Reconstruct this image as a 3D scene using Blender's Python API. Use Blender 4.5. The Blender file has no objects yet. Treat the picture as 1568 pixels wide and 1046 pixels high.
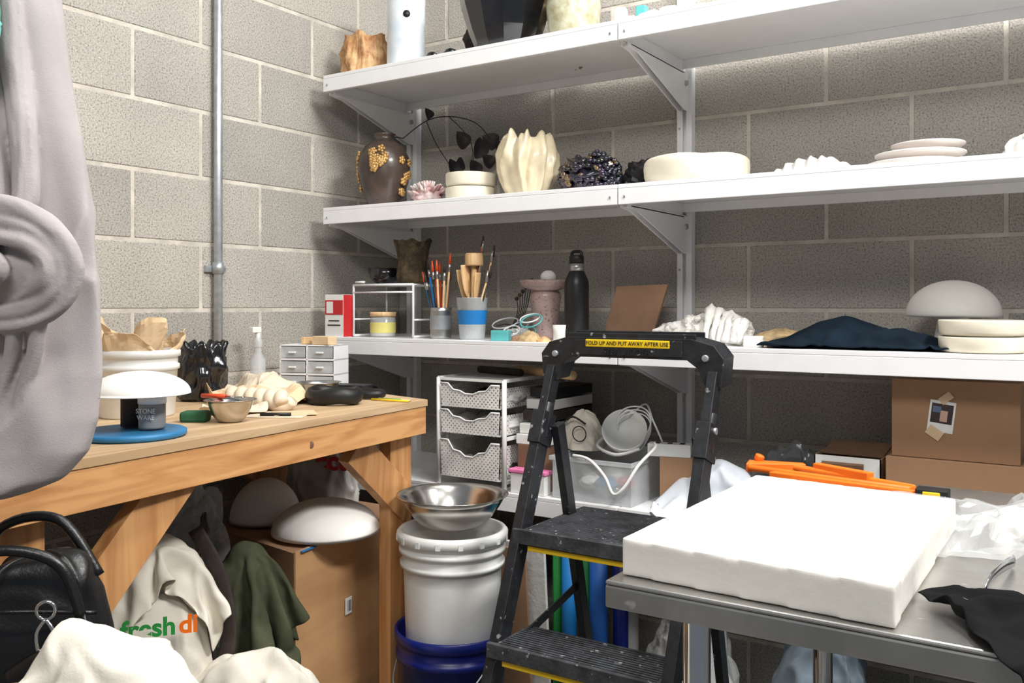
import bpy, math, random, time
from mathutils import Vector, Matrix, noise
random.seed(7)
pi=math.pi
def S(r,g,b):
    f=lambda c:(c/255/12.92) if c/255<=.04045 else ((c/255+.055)/1.055)**2.4
    return (f(r),f(g),f(b),1)
# ------------------------------------------------------------------ materials
def M(name,col,rough=.6,metal=0.0,var=.12,vs=12.0,bump=0.0,bs=60.0,coat=0.0,col2=None,trans=0.0,alpha=1.0,speck=None,sheen=0.0,bd=.004,spec=.5):
    m=bpy.data.materials.new(name); m.use_nodes=True
    nt=m.node_tree; N=nt.nodes; L=nt.links
    p=N['Principled BSDF']
    tc=N.new('ShaderNodeTexCoord')
    n=N.new('ShaderNodeTexNoise'); n.inputs['Scale'].default_value=vs; n.inputs['Detail'].default_value=5; n.inputs['Roughness'].default_value=.6
    L.new(tc.outputs['Object'],n.inputs['Vector'])
    r=N.new('ShaderNodeValToRGB'); L.new(n.outputs['Fac'],r.inputs['Fac'])
    c2=col2 if col2 else tuple(c*(1-var*1.6) for c in col[:3])+(1,)
    c1=col if col2 else tuple(min(1,c*(1+var*.5)) for c in col[:3])+(1,)
    r.color_ramp.elements[0].position=.36; r.color_ramp.elements[0].color=c2
    r.color_ramp.elements[1].position=.64; r.color_ramp.elements[1].color=c1
    out=r.outputs['Color']
    if speck:
        v=N.new('ShaderNodeTexNoise'); v.inputs['Scale'].default_value=speck[1]; v.inputs['Detail'].default_value=2
        L.new(tc.outputs['Object'],v.inputs['Vector'])
        rr=N.new('ShaderNodeValToRGB'); rr.color_ramp.elements[0].position=speck[2]; rr.color_ramp.elements[1].position=speck[2]+.05
        L.new(v.outputs['Fac'],rr.inputs['Fac'])
        mx=N.new('ShaderNodeMix'); mx.data_type='RGBA'
        L.new(rr.outputs['Color'],mx.inputs['Factor']); L.new(out,mx.inputs['A']); mx.inputs['B'].default_value=speck[0]
        out=mx.outputs['Result']
    L.new(out,p.inputs['Base Color'])
    p.inputs['Roughness'].default_value=rough; p.inputs['Metallic'].default_value=metal
    p.inputs['Coat Weight'].default_value=coat; p.inputs['Coat Roughness'].default_value=.15
    p.inputs['Transmission Weight'].default_value=trans
    p.inputs['Alpha'].default_value=alpha
    p.inputs['Sheen Weight'].default_value=sheen
    p.inputs['Specular IOR Level'].default_value=spec
    if bump:
        b=N.new('ShaderNodeTexNoise'); b.inputs['Scale'].default_value=bs; b.inputs['Detail'].default_value=6
        L.new(tc.outputs['Object'],b.inputs['Vector'])
        bp=N.new('ShaderNodeBump'); bp.inputs['Strength'].default_value=bump; bp.inputs['Distance'].default_value=bd
        L.new(b.outputs['Fac'],bp.inputs['Height']); L.new(bp.outputs['Normal'],p.inputs['Normal'])
    return m

def cmu_material():
    m=bpy.data.materials.new('concrete_block'); m.use_nodes=True
    nt=m.node_tree; N=nt.nodes; L=nt.links; p=N['Principled BSDF']
    tc=N.new('ShaderNodeTexCoord'); g=N.new('ShaderNodeNewGeometry')
    n1=N.new('ShaderNodeTexNoise'); n1.inputs['Scale'].default_value=4; n1.inputs['Detail'].default_value=6
    n2=N.new('ShaderNodeTexNoise'); n2.inputs['Scale'].default_value=200; n2.inputs['Detail'].default_value=4; n2.inputs['Roughness'].default_value=.7
    n3=N.new('ShaderNodeTexNoise'); n3.inputs['Scale'].default_value=150; n3.inputs['Detail'].default_value=5
    for n in (n1,n2,n3): L.new(tc.outputs['Object'],n.inputs['Vector'])
    r=N.new('ShaderNodeValToRGB'); r.color_ramp.elements[0].color=S(142,139,134); r.color_ramp.elements[1].color=S(190,184,174)
    add=N.new('ShaderNodeMath'); add.operation='ADD'; mul=N.new('ShaderNodeMath'); mul.operation='MULTIPLY'; mul.inputs[1].default_value=.32
    L.new(g.outputs['Random Per Island'],mul.inputs[0]); L.new(mul.outputs[0],add.inputs[0])
    m2=N.new('ShaderNodeMath'); m2.operation='MULTIPLY'; m2.inputs[1].default_value=.75; L.new(n1.outputs['Fac'],m2.inputs[0]); L.new(m2.outputs[0],add.inputs[1])
    L.new(add.outputs[0],r.inputs['Fac'])
    sp=N.new('ShaderNodeValToRGB'); sp.color_ramp.elements[0].position=.34; sp.color_ramp.elements[0].color=(.22,.21,.21,1)
    sp.color_ramp.elements[1].position=.48; sp.color_ramp.elements[1].color=(.95,.95,.95,1)
    e=sp.color_ramp.elements.new(.58); e.color=(1.05,1.05,1.05,1); e=sp.color_ramp.elements.new(.70); e.color=(1.5,1.5,1.46,1)
    L.new(n2.outputs['Fac'],sp.inputs['Fac'])
    mx=N.new('ShaderNodeMix'); mx.data_type='RGBA'; mx.blend_type='MULTIPLY'; mx.inputs['Factor'].default_value=.8
    L.new(r.outputs['Color'],mx.inputs['A']); L.new(sp.outputs['Color'],mx.inputs['B'])
    L.new(mx.outputs['Result'],p.inputs['Base Color']); p.inputs['Roughness'].default_value=.95; p.inputs['Specular IOR Level'].default_value=.2
    bp=N.new('ShaderNodeBump'); bp.inputs['Strength'].default_value=.8; bp.inputs['Distance'].default_value=.003
    L.new(n3.outputs['Fac'],bp.inputs['Height']); L.new(bp.outputs['Normal'],p.inputs['Normal'])
    return m

def wood_material(name,c1,c2,axis,scale=1.0,rough=.55):
    m=bpy.data.materials.new(name); m.use_nodes=True
    nt=m.node_tree; N=nt.nodes; L=nt.links; p=N['Principled BSDF']
    tc=N.new('ShaderNodeTexCoord'); mp=N.new('ShaderNodeMapping')
    sc=[22*scale]*3; sc[axis]=1.4*scale; mp.inputs['Scale'].default_value=sc
    L.new(tc.outputs['Object'],mp.inputs['Vector'])
    n=N.new('ShaderNodeTexNoise'); n.inputs['Scale'].default_value=2.2; n.inputs['Detail'].default_value=8; n.inputs['Distortion'].default_value=.6
    L.new(mp.outputs['Vector'],n.inputs['Vector'])
    r=N.new('ShaderNodeValToRGB'); r.color_ramp.elements[0].position=.35; r.color_ramp.elements[0].color=c2; r.color_ramp.elements[1].position=.62; r.color_ramp.elements[1].color=c1
    L.new(n.outputs['Fac'],r.inputs['Fac']); L.new(r.outputs['Color'],p.inputs['Base Color']); p.inputs['Roughness'].default_value=rough
    bp=N.new('ShaderNodeBump'); bp.inputs['Strength'].default_value=.12; bp.inputs['Distance'].default_value=.003; L.new(n.outputs['Fac'],bp.inputs['Height']); L.new(bp.outputs['Normal'],p.inputs['Normal'])
    return m

def perforated_material(name,col):
    m=M(name,col,.45); nt=m.node_tree; N=nt.nodes; L=nt.links; p=N['Principled BSDF']; out=N['Material Output']
    tc=N.new('ShaderNodeTexCoord'); sx=N.new('ShaderNodeSeparateXYZ'); L.new(tc.outputs['Object'],sx.inputs[0])
    def w(src):
        a=N.new('ShaderNodeMath'); a.operation='MULTIPLY'; a.inputs[1].default_value=2*pi/.0145; L.new(src,a.inputs[0])
        s=N.new('ShaderNodeMath'); s.operation='SINE'; L.new(a.outputs[0],s.inputs[0]); return s.outputs[0]
    ad=N.new('ShaderNodeMath'); ad.operation='ADD'; L.new(sx.outputs[0],ad.inputs[0]); L.new(sx.outputs[1],ad.inputs[1])
    mu=N.new('ShaderNodeMath'); mu.operation='MULTIPLY'; L.new(w(ad.outputs[0]),mu.inputs[0]); L.new(w(sx.outputs[2]),mu.inputs[1])
    gt=N.new('ShaderNodeMath'); gt.operation='GREATER_THAN'; gt.inputs[1].default_value=.6; L.new(mu.outputs[0],gt.inputs[0])
    tr=N.new('ShaderNodeBsdfTransparent'); mix=N.new('ShaderNodeMixShader')
    L.new(gt.outputs[0],mix.inputs[0]); L.new(p.outputs[0],mix.inputs[1]); L.new(tr.outputs[0],mix.inputs[2]); L.new(mix.outputs[0],out.inputs['Surface'])
    return m

def clear_material(name,col,opac=.3,rough=.15):
    m=M(name,col,rough); nt=m.node_tree; N=nt.nodes; L=nt.links; p=N['Principled BSDF']; out=N['Material Output']
    tr=N.new('ShaderNodeBsdfTransparent'); mix=N.new('ShaderNodeMixShader'); mix.inputs[0].default_value=1-opac
    L.new(p.outputs[0],mix.inputs[1]); L.new(tr.outputs[0],mix.inputs[2]); L.new(mix.outputs[0],out.inputs['Surface'])
    return m

# ------------------------------------------------------------------ builder
def foldfn(q,k,seed,vert=False):
    rg=random.Random(seed*17+3)
    w=noise.noise_vector(q*1.25+Vector((seed*1.3,seed*.7,seed*.2)))*1.9
    s=0
    for i,a in enumerate((.5,.3,.2)):
        d=Vector((rg.uniform(-1,1),rg.uniform(-1,1),rg.uniform(-.25,.25) if vert else rg.uniform(-1,1))).normalized()
        s+=a*(1-abs(math.sin(d.dot(q)*k*(1+.6*i)+w.dot(d)*2+i)))**1.4
    return s-.35
class B:
    def __init__(s,name,loc=(0,0,0),rz=0):
        s.name=name; s.loc=loc; s.rz=rz; s.v=[]; s.f=[]; s.mi=[]; s.sm=[]; s.mats=[]
    def add(s,vs,fs,mat,smooth=False,mtx=None):
        if mat not in s.mats: s.mats.append(mat)
        k=s.mats.index(mat); o=len(s.v)
        for v in vs:
            v=Vector(v)
            if mtx is not None: v=mtx@v
            s.v.append(v)
        for f in fs:
            s.f.append([i+o for i in f]); s.mi.append(k); s.sm.append(smooth)
        return s
    def box(s,c,d,mat,mtx=None,rz=0,rx=0,ry=0):
        x,y,z=d[0]/2,d[1]/2,d[2]/2
        vs=[(-x,-y,-z),(x,-y,-z),(x,y,-z),(-x,y,-z),(-x,-y,z),(x,-y,z),(x,y,z),(-x,y,z)]
        T=Matrix.Translation(c)@Matrix.Rotation(rz,4,'Z')@Matrix.Rotation(ry,4,'Y')@Matrix.Rotation(rx,4,'X')
        if mtx is not None: T=mtx@T
        return s.add(vs,[(0,3,2,1),(4,5,6,7),(0,1,5,4),(1,2,6,5),(2,3,7,6),(3,0,4,7)],mat,False,T)
    def bx(s,a,b,mat):
        return s.box([(a[i]+b[i])/2 for i in range(3)],[abs(b[i]-a[i]) for i in range(3)],mat)
    def prism(s,poly,z0,z1,mat,mtx=None,smooth=False):
        n=len(poly); vs=[(p[0],p[1],z0) for p in poly]+[(p[0],p[1],z1) for p in poly]
        fs=[tuple(range(n-1,-1,-1)),tuple(range(n,2*n))]+[(i,(i+1)%n,n+(i+1)%n,n+i) for i in range(n)]
        return s.add(vs,fs,mat,smooth,mtx)
    def lathe(s,prof,mat,seg=48,mod=None,c=(0,0,0),mtx=None,smooth=True,cap=True):
        vs=[];fs=[];n=len(prof)
        for j,(r,z) in enumerate(prof):
            for i in range(seg):
                th=2*pi*i/seg
                rr,zz=(r,z) if mod is None else mod(th,j/(n-1),r,z)
                vs.append((rr*math.cos(th),rr*math.sin(th),zz))
        for j in range(n-1):
            for i in range(seg):
                a=j*seg+i;b=j*seg+(i+1)%seg
                fs.append((a,b,b+seg,a+seg))
        if cap:
            fs.append(tuple(range(seg-1,-1,-1))); fs.append(tuple((n-1)*seg+i for i in range(seg)))
        T=Matrix.Translation(c)
        if mtx is not None: T=T@mtx
        return s.add(vs,fs,mat,smooth,T)
    def tube(s,pts,r,mat,seg=10,closed=False,sub=0,smooth=True,wr=0,sq=1.0):
        P=[Vector(p) for p in pts]
        if sub:
            Q=[];n=len(P)
            rng=range(n) if closed else range(n-1)
            for i in rng:
                if closed: p0,p1,p2,p3=P[(i-1)%n],P[i],P[(i+1)%n],P[(i+2)%n]
                else: p0,p1,p2,p3=P[max(i-1,0)],P[i],P[i+1],P[min(i+2,n-1)]
                for k in range(sub):
                    t=k/sub
                    Q.append(.5*((2*p1)+(-p0+p2)*t+(2*p0-5*p1+4*p2-p3)*t*t+(-p0+3*p1-3*p2+p3)*t**3))
            if not closed: Q.append(P[-1])
            P=Q
        n=len(P); T=[]
        for i in range(n):
            a=P[(i-1)%n] if (closed or i>0) else P[0]; b=P[(i+1)%n] if (closed or i<n-1) else P[-1]
            d=(b-a); T.append(d.normalized() if d.length>1e-9 else Vector((0,0,1)))
        up=Vector((0,0,1)) if abs(T[0].z)<.9 else Vector((0,1,0))
        nrm=(up-T[0]*up.dot(T[0])).normalized()
        vs=[];fs=[]
        sd=len(s.v)%7
        for i in range(n):
            nrm=(nrm-T[i]*nrm.dot(T[i]))
            nrm=nrm.normalized() if nrm.length>1e-6 else T[i].orthogonal().normalized()
            bn=T[i].cross(nrm)
            rr=r(i/(n-1)) if callable(r) else r
            for k in range(seg):
                th=2*pi*k/seg
                q=rr
                if wr: q=rr*(1+wr*foldfn(Vector((math.cos(th)*1.3,math.sin(th)*1.3,i*.06)),3.2,sd,True)*2)
                vs.append(P[i]+nrm*(q*math.cos(th))+bn*(q*sq*math.sin(th)))
        m=n if closed else n-1
        for i in range(m):
            for k in range(seg):
                a=i*seg+k;b=i*seg+(k+1)%seg;c=((i+1)%n)*seg
                fs.append((a,b,c+(k+1)%seg,c+k))
        if not closed:
            fs.append(tuple(range(seg-1,-1,-1))); fs.append(tuple((n-1)*seg+k for k in range(seg)))
        return s.add(vs,fs,mat,smooth)
    def beam(s,p0,p1,w,h,mat,up=(0,0,1)):
        p0=Vector(p0);p1=Vector(p1);d=(p1-p0).normalized();u=Vector(up)
        side=d.cross(u).normalized(); u=side.cross(d).normalized()
        vs=[]
        for p in (p0,p1):
            for a,b in ((-1,-1),(1,-1),(1,1),(-1,1)): vs.append(p+side*(a*w/2)+u*(b*h/2))
        return s.add(vs,[(0,3,2,1),(4,5,6,7),(0,1,5,4),(1,2,6,5),(2,3,7,6),(3,0,4,7)],mat)
    def blob(s,c,d,mat,amp=.2,freq=2.0,nu=40,nv=24,seed=0,smooth=True,flat=None,mtx=None):
        vs=[];fs=[]
        for j in range(nv+1):
            ph=pi*j/nv
            for i in range(nu):
                th=2*pi*i/nu
                q=Vector((math.sin(ph)*math.cos(th),math.sin(ph)*math.sin(th),math.cos(ph)))
                a=noise.noise(q*freq+Vector((seed,seed*1.7,seed*.3)))+.5*noise.noise(q*freq*2.3+Vector((seed,0,seed)))
                q2=q*(1+amp*a)
                z=q2.z
                if flat is not None: z=max(z,flat)
                vs.append((q2.x*d[0]/2,q2.y*d[1]/2,z*d[2]/2))
        for j in range(nv):
            for i in range(nu):
                a=j*nu+i;b=j*nu+(i+1)%nu
                fs.append((a,a+nu,b+nu,b))
        T=Matrix.Translation(c)
        if mtx is not None: T=T@mtx
        return s.add(vs,fs,mat,smooth,T)
    def heap(s,c,d,mat,amp=.03,k=4.0,seed=0,p=2.2,taper=.25,e=.75,vert=False,nu=120,nv=60,smooth=True,rz=0,lump=.12,lean=(0,0),rx=0,ry=0):
        vs=[];fs=[]
        def se(x): return math.copysign(abs(x)**e,x)
        for j in range(nv+1):
            t=j/nv
            a=t*pi/2
            v=math.sin(a)**.9; r=max(0.0,math.cos(a))**(2/p)*(1-taper*v)
            for i in range(nu):
                th=2*pi*i/nu
                q=Vector((math.cos(th)*(.35+.65*r),math.sin(th)*(.35+.65*r),v*1.4*d[2]/max(d[0],d[1])))
                lu=1+lump*noise.noise(Vector((math.cos(th)*r*1.5+seed,math.sin(th)*r*1.5,v*1.6-seed)))*2
                f=foldfn(q,k,seed,vert)*amp
                x=se(math.cos(th))*r*d[0]/2*lu; y=se(math.sin(th))*r*d[1]/2*lu
                n=Vector((math.cos(th)*math.cos(a)**.5 if a<1.57 else 0,math.sin(th)*math.cos(a)**.5 if a<1.57 else 0,math.sin(a)**2)).normalized() if j<nv else Vector((0,0,1))
                z=v*d[2]*(1+.5*lump*noise.noise(Vector((x*6+seed,y*6,seed))))
                if j==nv: f=foldfn(Vector((0,0,q.z)),k,seed,vert)*amp; x=y=0
                vs.append((x+n.x*f+lean[0]*v,y+n.y*f+lean[1]*v,max(0,z+n.z*f*min(1,v*3))))
        for j in range(nv):
            for i in range(nu):
                a=j*nu+i;b=j*nu+(i+1)%nu
                fs.append((a,b,b+nu,a+nu))
        T=Matrix.Translation(c)@Matrix.Rotation(rz,4,'Z')@Matrix.Rotation(ry,4,'Y')@Matrix.Rotation(rx,4,'X')
        return s.add(vs,fs,mat,smooth,T)
    def paper(s,c,d,mat,seed=0,f=2.3,amp=.35,nu=46,nv=20,rz=0,p=2.0):
        vs=[];fs=[]
        for j in range(nv+1):
            a=j/nv*pi/2; v=math.sin(a); r=math.cos(a)**(2/p) if j<nv else 0
            for i in range(nu):
                th=2*pi*i/nu; q=Vector((math.cos(th)*r,math.sin(th)*r,v))
                dd,_=noise.voronoi(q*f+Vector((seed,seed*2.1,0)))
                m=1+amp*((dd[1]-dd[0])*1.1-.35)+.25*amp*noise.noise(q*1.5+Vector((seed,0,0)))
                vs.append((q.x*d[0]/2*m,q.y*d[1]/2*m,max(0,q.z*d[2]*m)))
        for j in range(nv):
            for i in range(nu):
                a=j*nu+i;b=j*nu+(i+1)%nu; fs.append((a,b,b+nu,a+nu))
        T=Matrix.Translation(c)@Matrix.Rotation(rz,4,'Z')
        return s.add(vs,fs,mat,False,T)
    def grid(s,fn,nu,nv,mat,smooth=True,mtx=None,wrap=False):
        if wrap:
            vs=[fn(i/nu,j/nv) for j in range(nv+1) for i in range(nu)]
            fs=[(j*nu+i,j*nu+(i+1)%nu,(j+1)*nu+(i+1)%nu,(j+1)*nu+i) for j in range(nv) for i in range(nu)]
            fs.append(tuple(range(nu-1,-1,-1))); fs.append(tuple(nv*nu+i for i in range(nu)))
            return s.add(vs,fs,mat,smooth,mtx)
        vs=[fn(i/nu,j/nv) for j in range(nv+1) for i in range(nu+1)]
        fs=[(j*(nu+1)+i,j*(nu+1)+i+1,(j+1)*(nu+1)+i+1,(j+1)*(nu+1)+i) for j in range(nv) for i in range(nu)]
        return s.add(vs,fs,mat,smooth,mtx)
    def done(s,bevel=0,solid=0,sub=0,seg=2,remesh=0,smooth_it=0):
        me=bpy.data.meshes.new(s.name); me.from_pydata([tuple(v) for v in s.v],[],s.f)
        for m in s.mats: me.materials.append(m)
        me.polygons.foreach_set('material_index',s.mi); me.polygons.foreach_set('use_smooth',s.sm)
        me.update()
        o=bpy.data.objects.new(s.name,me); bpy.context.scene.collection.objects.link(o)
        o.location=s.loc; o.rotation_euler=(0,0,s.rz)
        if remesh:
            k=o.modifiers.new('remesh','REMESH'); k.mode='VOXEL'; k.voxel_size=remesh; k.use_smooth_shade=True
            if smooth_it:
                k=o.modifiers.new('smooth','SMOOTH'); k.factor=.6; k.iterations=smooth_it
        if solid:
            k=o.modifiers.new('solid','SOLIDIFY'); k.thickness=solid; k.offset=0
        if bevel:
            k=o.modifiers.new('bevel','BEVEL'); k.width=bevel; k.segments=seg; k.limit_method='ANGLE'; k.angle_limit=math.radians(50)
        if sub:
            k=o.modifiers.new('sub','SUBSURF'); k.levels=sub; k.render_levels=sub
        return o
def text(parent,body,size,loc,rot,mat,ext=.0004,name='lettering',bold=0):
    cu=bpy.data.curves.new(name,'FONT'); cu.body=body; cu.size=size; cu.extrude=ext; cu.align_x='CENTER'; cu.align_y='CENTER'; cu.offset=bold
    cu.materials.append(mat)
    o=bpy.data.objects.new(name,cu); bpy.context.scene.collection.objects.link(o)
    o.parent=parent; o.location=loc; o.rotation_euler=rot
    return o

# cloth draped by a short physics simulation, then frozen to a plain mesh
SIMLOG=[]
def drape(name,mat,w,d,center,rz,colliders,ground,frames=32,grow=.15,res=.011,thick=.0025,noise_amp=.02,seed=0,self_col=True,tilt=(0,0),bend=.4,flat=False):
    sc=bpy.context.scene; t0=time.time()
    nx=max(8,int(w/res)); ny=max(8,int(d/res)); vs=[];fs=[]
    T=Matrix.Translation(center)@Matrix.Rotation(rz,4,'Z')@Matrix.Rotation(tilt[0],4,'X')@Matrix.Rotation(tilt[1],4,'Y')
    for j in range(ny+1):
        for i in range(nx+1):
            x=(i/nx-.5)*w; y=(j/ny-.5)*d
            z=noise_amp*(noise.noise(Vector((x*9+seed,y*9,seed)))+.5*noise.noise(Vector((x*22,y*22+seed,seed))))
            vs.append(tuple(T@Vector((x,y,z))))
    for j in range(ny):
        for i in range(nx):
            a=j*(nx+1)+i; fs.append((a,a+1,a+nx+2,a+nx+1))
    me=bpy.data.meshes.new(name); me.from_pydata(vs,[],fs); me.materials.append(mat); me.update()
    o=bpy.data.objects.new(name,me); sc.collection.objects.link(o)
    tmp=[]
    if ground is not None:
        g=bpy.data.meshes.new('g'); R=1.2; cx,cy=center[0],center[1]
        g.from_pydata([(cx-R,cy-R,ground),(cx+R,cy-R,ground),(cx+R,cy+R,ground),(cx-R,cy+R,ground)],[],[(0,1,2,3)])
        go=bpy.data.objects.new('g',g); sc.collection.objects.link(go); tmp.append(go)
    for c in colliders+tmp:
        c.modifiers.new('collision','COLLISION')
        c.collision.thickness_outer=.004; c.collision.cloth_friction=25; c.collision.damping=.5
    m=o.modifiers.new('cloth','CLOTH'); s=m.settings
    s.quality=6; s.mass=.15; s.tension_stiffness=12; s.compression_stiffness=12; s.shear_stiffness=4; s.bending_stiffness=bend; s.air_damping=1
    s.shrink_min=-grow
    m.collision_settings.distance_min=.003; m.collision_settings.collision_quality=3
    m.collision_settings.use_self_collision=self_col; m.collision_settings.self_distance_min=.004
    m.point_cache.frame_start=1; m.point_cache.frame_end=frames+2
    try:
        for f in range(1,frames+1): sc.frame_set(f)
        dg=bpy.context.evaluated_depsgraph_get()
        nm=bpy.data.meshes.new_from_object(o.evaluated_get(dg))
        o.modifiers.clear(); o.data=nm
        for p in nm.polygons: p.use_smooth=not flat
    except Exception as ex:
        SIMLOG.append(str(ex)); o.modifiers.clear()
    for c in colliders:
        for k in [k for k in c.modifiers if k.type=='COLLISION']: c.modifiers.remove(k)
    for c in tmp: bpy.data.objects.remove(c)
    sc.frame_set(1)
    if thick:
        k=o.modifiers.new('solid','SOLIDIFY'); k.thickness=thick; k.offset=0
    if not flat:
        k=o.modifiers.new('sub','SUBSURF'); k.levels=1; k.render_levels=1
    SIMLOG.append('%s %.1fs'%(name,time.time()-t0))
    return o
def keep(child,parent):
    child.parent=parent

# ------------------------------------------------------------------ palette
CMU=cmu_material()
MORT=M('mortar',S(202,195,183),.95,var=.14,vs=12,bump=.5,bs=120,spec=.2)
FLOOR=M('floor_concrete',S(112,110,106),.7,var=.2,vs=3)
WHITE=M('powder_coated_white',S(238,238,239),.3,var=.02)
WHITEP=M('white_plastic',S(230,230,226),.4,var=.04)
GALV=M('galvanised_steel',S(184,188,192),.42,metal=.7,var=.12,vs=40)
STEEL=M('stainless_steel',S(200,196,190),.2,metal=1,var=.1,vs=6)
STEELB=M('brushed_steel',S(196,194,190),.3,metal=.9,var=.16,vs=5,bump=.05,bs=30,speck=(S(225,224,220),30,.70))
CHROME=M('chrome',S(210,210,210),.1,metal=1,var=.03)
BLACKP=M('black_plastic',S(32,34,38),.42,var=.3,vs=30,bump=.2,bs=80,speck=(S(135,135,138),45,.68))
BLACK=M('matte_black',S(18,18,19),.5,var=.3)
LEATHER=M('black_leather',S(15,15,16),.36,var=.3,bump=.35,bs=220,bd=.0015)
GLOSSB=M('black_glaze',S(20,20,24),.18,var=.3,coat=.6)
DGREY=M('dark_grey_tread',S(62,64,68),.7,var=.35,vs=25,bump=.3,bs=120,speck=(S(140,140,142),60,.66))
YEL=M('yellow_paint',S(240,200,30),.45,var=.05)
FIR=wood_material('fir_lumber_y',S(214,160,104),S(180,124,74),1,.8)
FIRD=wood_material('fir_lumber_diag',S(206,154,100),S(172,116,68),2,.6)
PLY=wood_material('plywood_top',S(208,180,144),S(182,150,112),1,.5)
PLYF=wood_material('plywood_panel',S(196,152,108),S(178,134,92),1,.2)
CARD=M('cardboard',S(162,125,94),.85,var=.06,vs=5)
CARDD=M('cardboard_dark',S(120,90,68),.85,var=.1)
PLASTER=M('plaster',S(239,237,231),.8,var=.02,vs=8,bump=.25,bs=40,spec=.3)
SLABM=M('worn_plaster',S(232,228,220),.85,var=.035,vs=5,bump=.5,bs=30,spec=.25,speck=(S(226,212,194),9,.70))
CREAM=M('cream_bisque',S(228,220,200),.65,var=.05,vs=8,bump=.2,bs=50)
CREAMR=M('cream_crackle_glaze',S(222,208,176),.35,var=.12,vs=14,coat=.3,bump=.25,bs=30)
CERW=M('white_bisque',S(226,224,219),.7,var=.05,bump=.4,bs=60)
LUMPW=M('pitted_white_ceramic',S(228,225,219),.8,var=.10,vs=25,bump=1,bs=70,bd=.006)
PINKC=M('pink_white_ceramic',S(236,226,222),.5,vs=26,col2=S(196,140,140))
BROWNV=M('brown_stoneware',S(78,64,56),.38,var=.35,vs=9,coat=.3,bump=.3,bs=40)
GOLD=M('gold_lustre',S(206,164,104),.35,metal=.5,var=.25,vs=60)
AMBER=M('amber_glaze',S(216,178,128),.55,vs=22,col2=S(158,104,62),bump=1,bs=40)
CRACK=M('celadon_crackle',S(196,196,170),.35,vs=30,col2=S(160,150,116),coat=.4)
IRID=M('iridescent_glaze',S(52,40,66),.16,metal=.6,vs=26,col2=S(12,26,28),coat=1,bump=1,bs=70,speck=(S(130,104,66),30,.62))
ROCKB=M('black_rock',S(26,24,26),.6,var=.3,bump=1,bs=60)
BARK=M('bark',S(96,80,54),.8,vs=30,col2=S(44,36,26),bump=1,bs=50,bd=.01)
LEAF=M('dried_leaf',S(26,20,22),.6,var=.3)
SPECKP=M('speckled_pink_stoneware',S(178,152,146),.4,var=.1,vs=30,speck=(S(110,88,84),150,.62),coat=.2)
TERR=M('terracotta_slab',S(160,124,98),.8,var=.12,vs=8,bump=.4,bs=60)
NAVY=M('navy_fabric',S(17,31,43),.95,var=.2,vs=12,bump=.3,bs=300,bd=.001,spec=.15)
BLKC=M('black_cotton',S(22,22,23),.95,spec=.1,bump=.3,bs=300,bd=.001)
BLUE=M('blue_tape',S(24,120,190),.55,var=.05)
BLUED=M('blue_plastic',S(14,30,110),.35,var=.12)
BLUEC=M('blue_disc_plastic',S(42,120,170),.5,var=.12)
RED=M('red_print',S(196,40,44),.5,var=.05)
REDO=M('red_orange_plastic',S(222,78,34),.45,var=.06)
ORANGE=M('orange_plastic',S(250,118,24),.42,var=.05)
GREEN=M('green_plastic',S(40,150,66),.5,var=.08)
GREEND=M('dark_green_sponge',S(36,92,60),.8,var=.15)
TEAL=M('teal_plastic',S(90,176,176),.45,var=.08)
TEALF=M('teal_fabric',S(120,190,180),.9,var=.08,spec=.2)
TIN=M('tin',S(176,176,174),.32,metal=.9,var=.1,vs=30)
WOODL=wood_material('light_wood_tool',S(226,190,142),S(200,160,112),2,3)
KRAFT=M('kraft_paper',S(222,194,156),.85,var=.06,bump=.3,bs=30)
PAPERW=M('wrinkled_paper',S(224,208,184),.8,var=.06,bump=.3,bs=30)
PAPER=M('white_paper',S(236,236,232),.7,var=.03)
HOOD=M('grey_jersey',S(170,163,162),.95,var=.05,vs=10,bump=.35,bs=450,bd=.0012,spec=.08)
CANVAS=M('cream_canvas',S(226,220,206),.92,var=.05,vs=7,bump=.35,bs=300,bd=.001,spec=.15)
OLIVE=M('olive_canvas',S(72,75,57),.9,var=.2,vs=9,bump=.3,bs=300,bd=.001,spec=.15)
DBROWN=M('dark_brown_fabric',S(58,46,42),.8,var=.3,bump=.3,bs=100)
CLEAR=clear_material('clear_plastic',S(226,230,232),.42)
FILM=clear_material('plastic_film',S(228,230,230),.32,.08)
FILMD=clear_material('dark_plastic_film',S(130,134,138),.5,.15)
TRANSL=clear_material('translucent_cup',S(206,212,214),.7,.3)
PERF=perforated_material('perforated_white_plastic',S(236,234,229))
LABEL=M('yellow_label',S(214,204,120),.5,var=.05)
INK=M('black_ink',S(20,20,20),.6)
PINK=M('pink_plastic',S(236,130,180),.5)
TAN=M('tan_bark_piece',S(196,168,126),.85,var=.25,vs=30,bump=1,bs=60)
SKINY=M('pale_yellow_rods',S(222,200,150),.6,var=.1)
PALEB=M('pale_blue_cloth',S(214,219,226),.8,var=.05)

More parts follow.
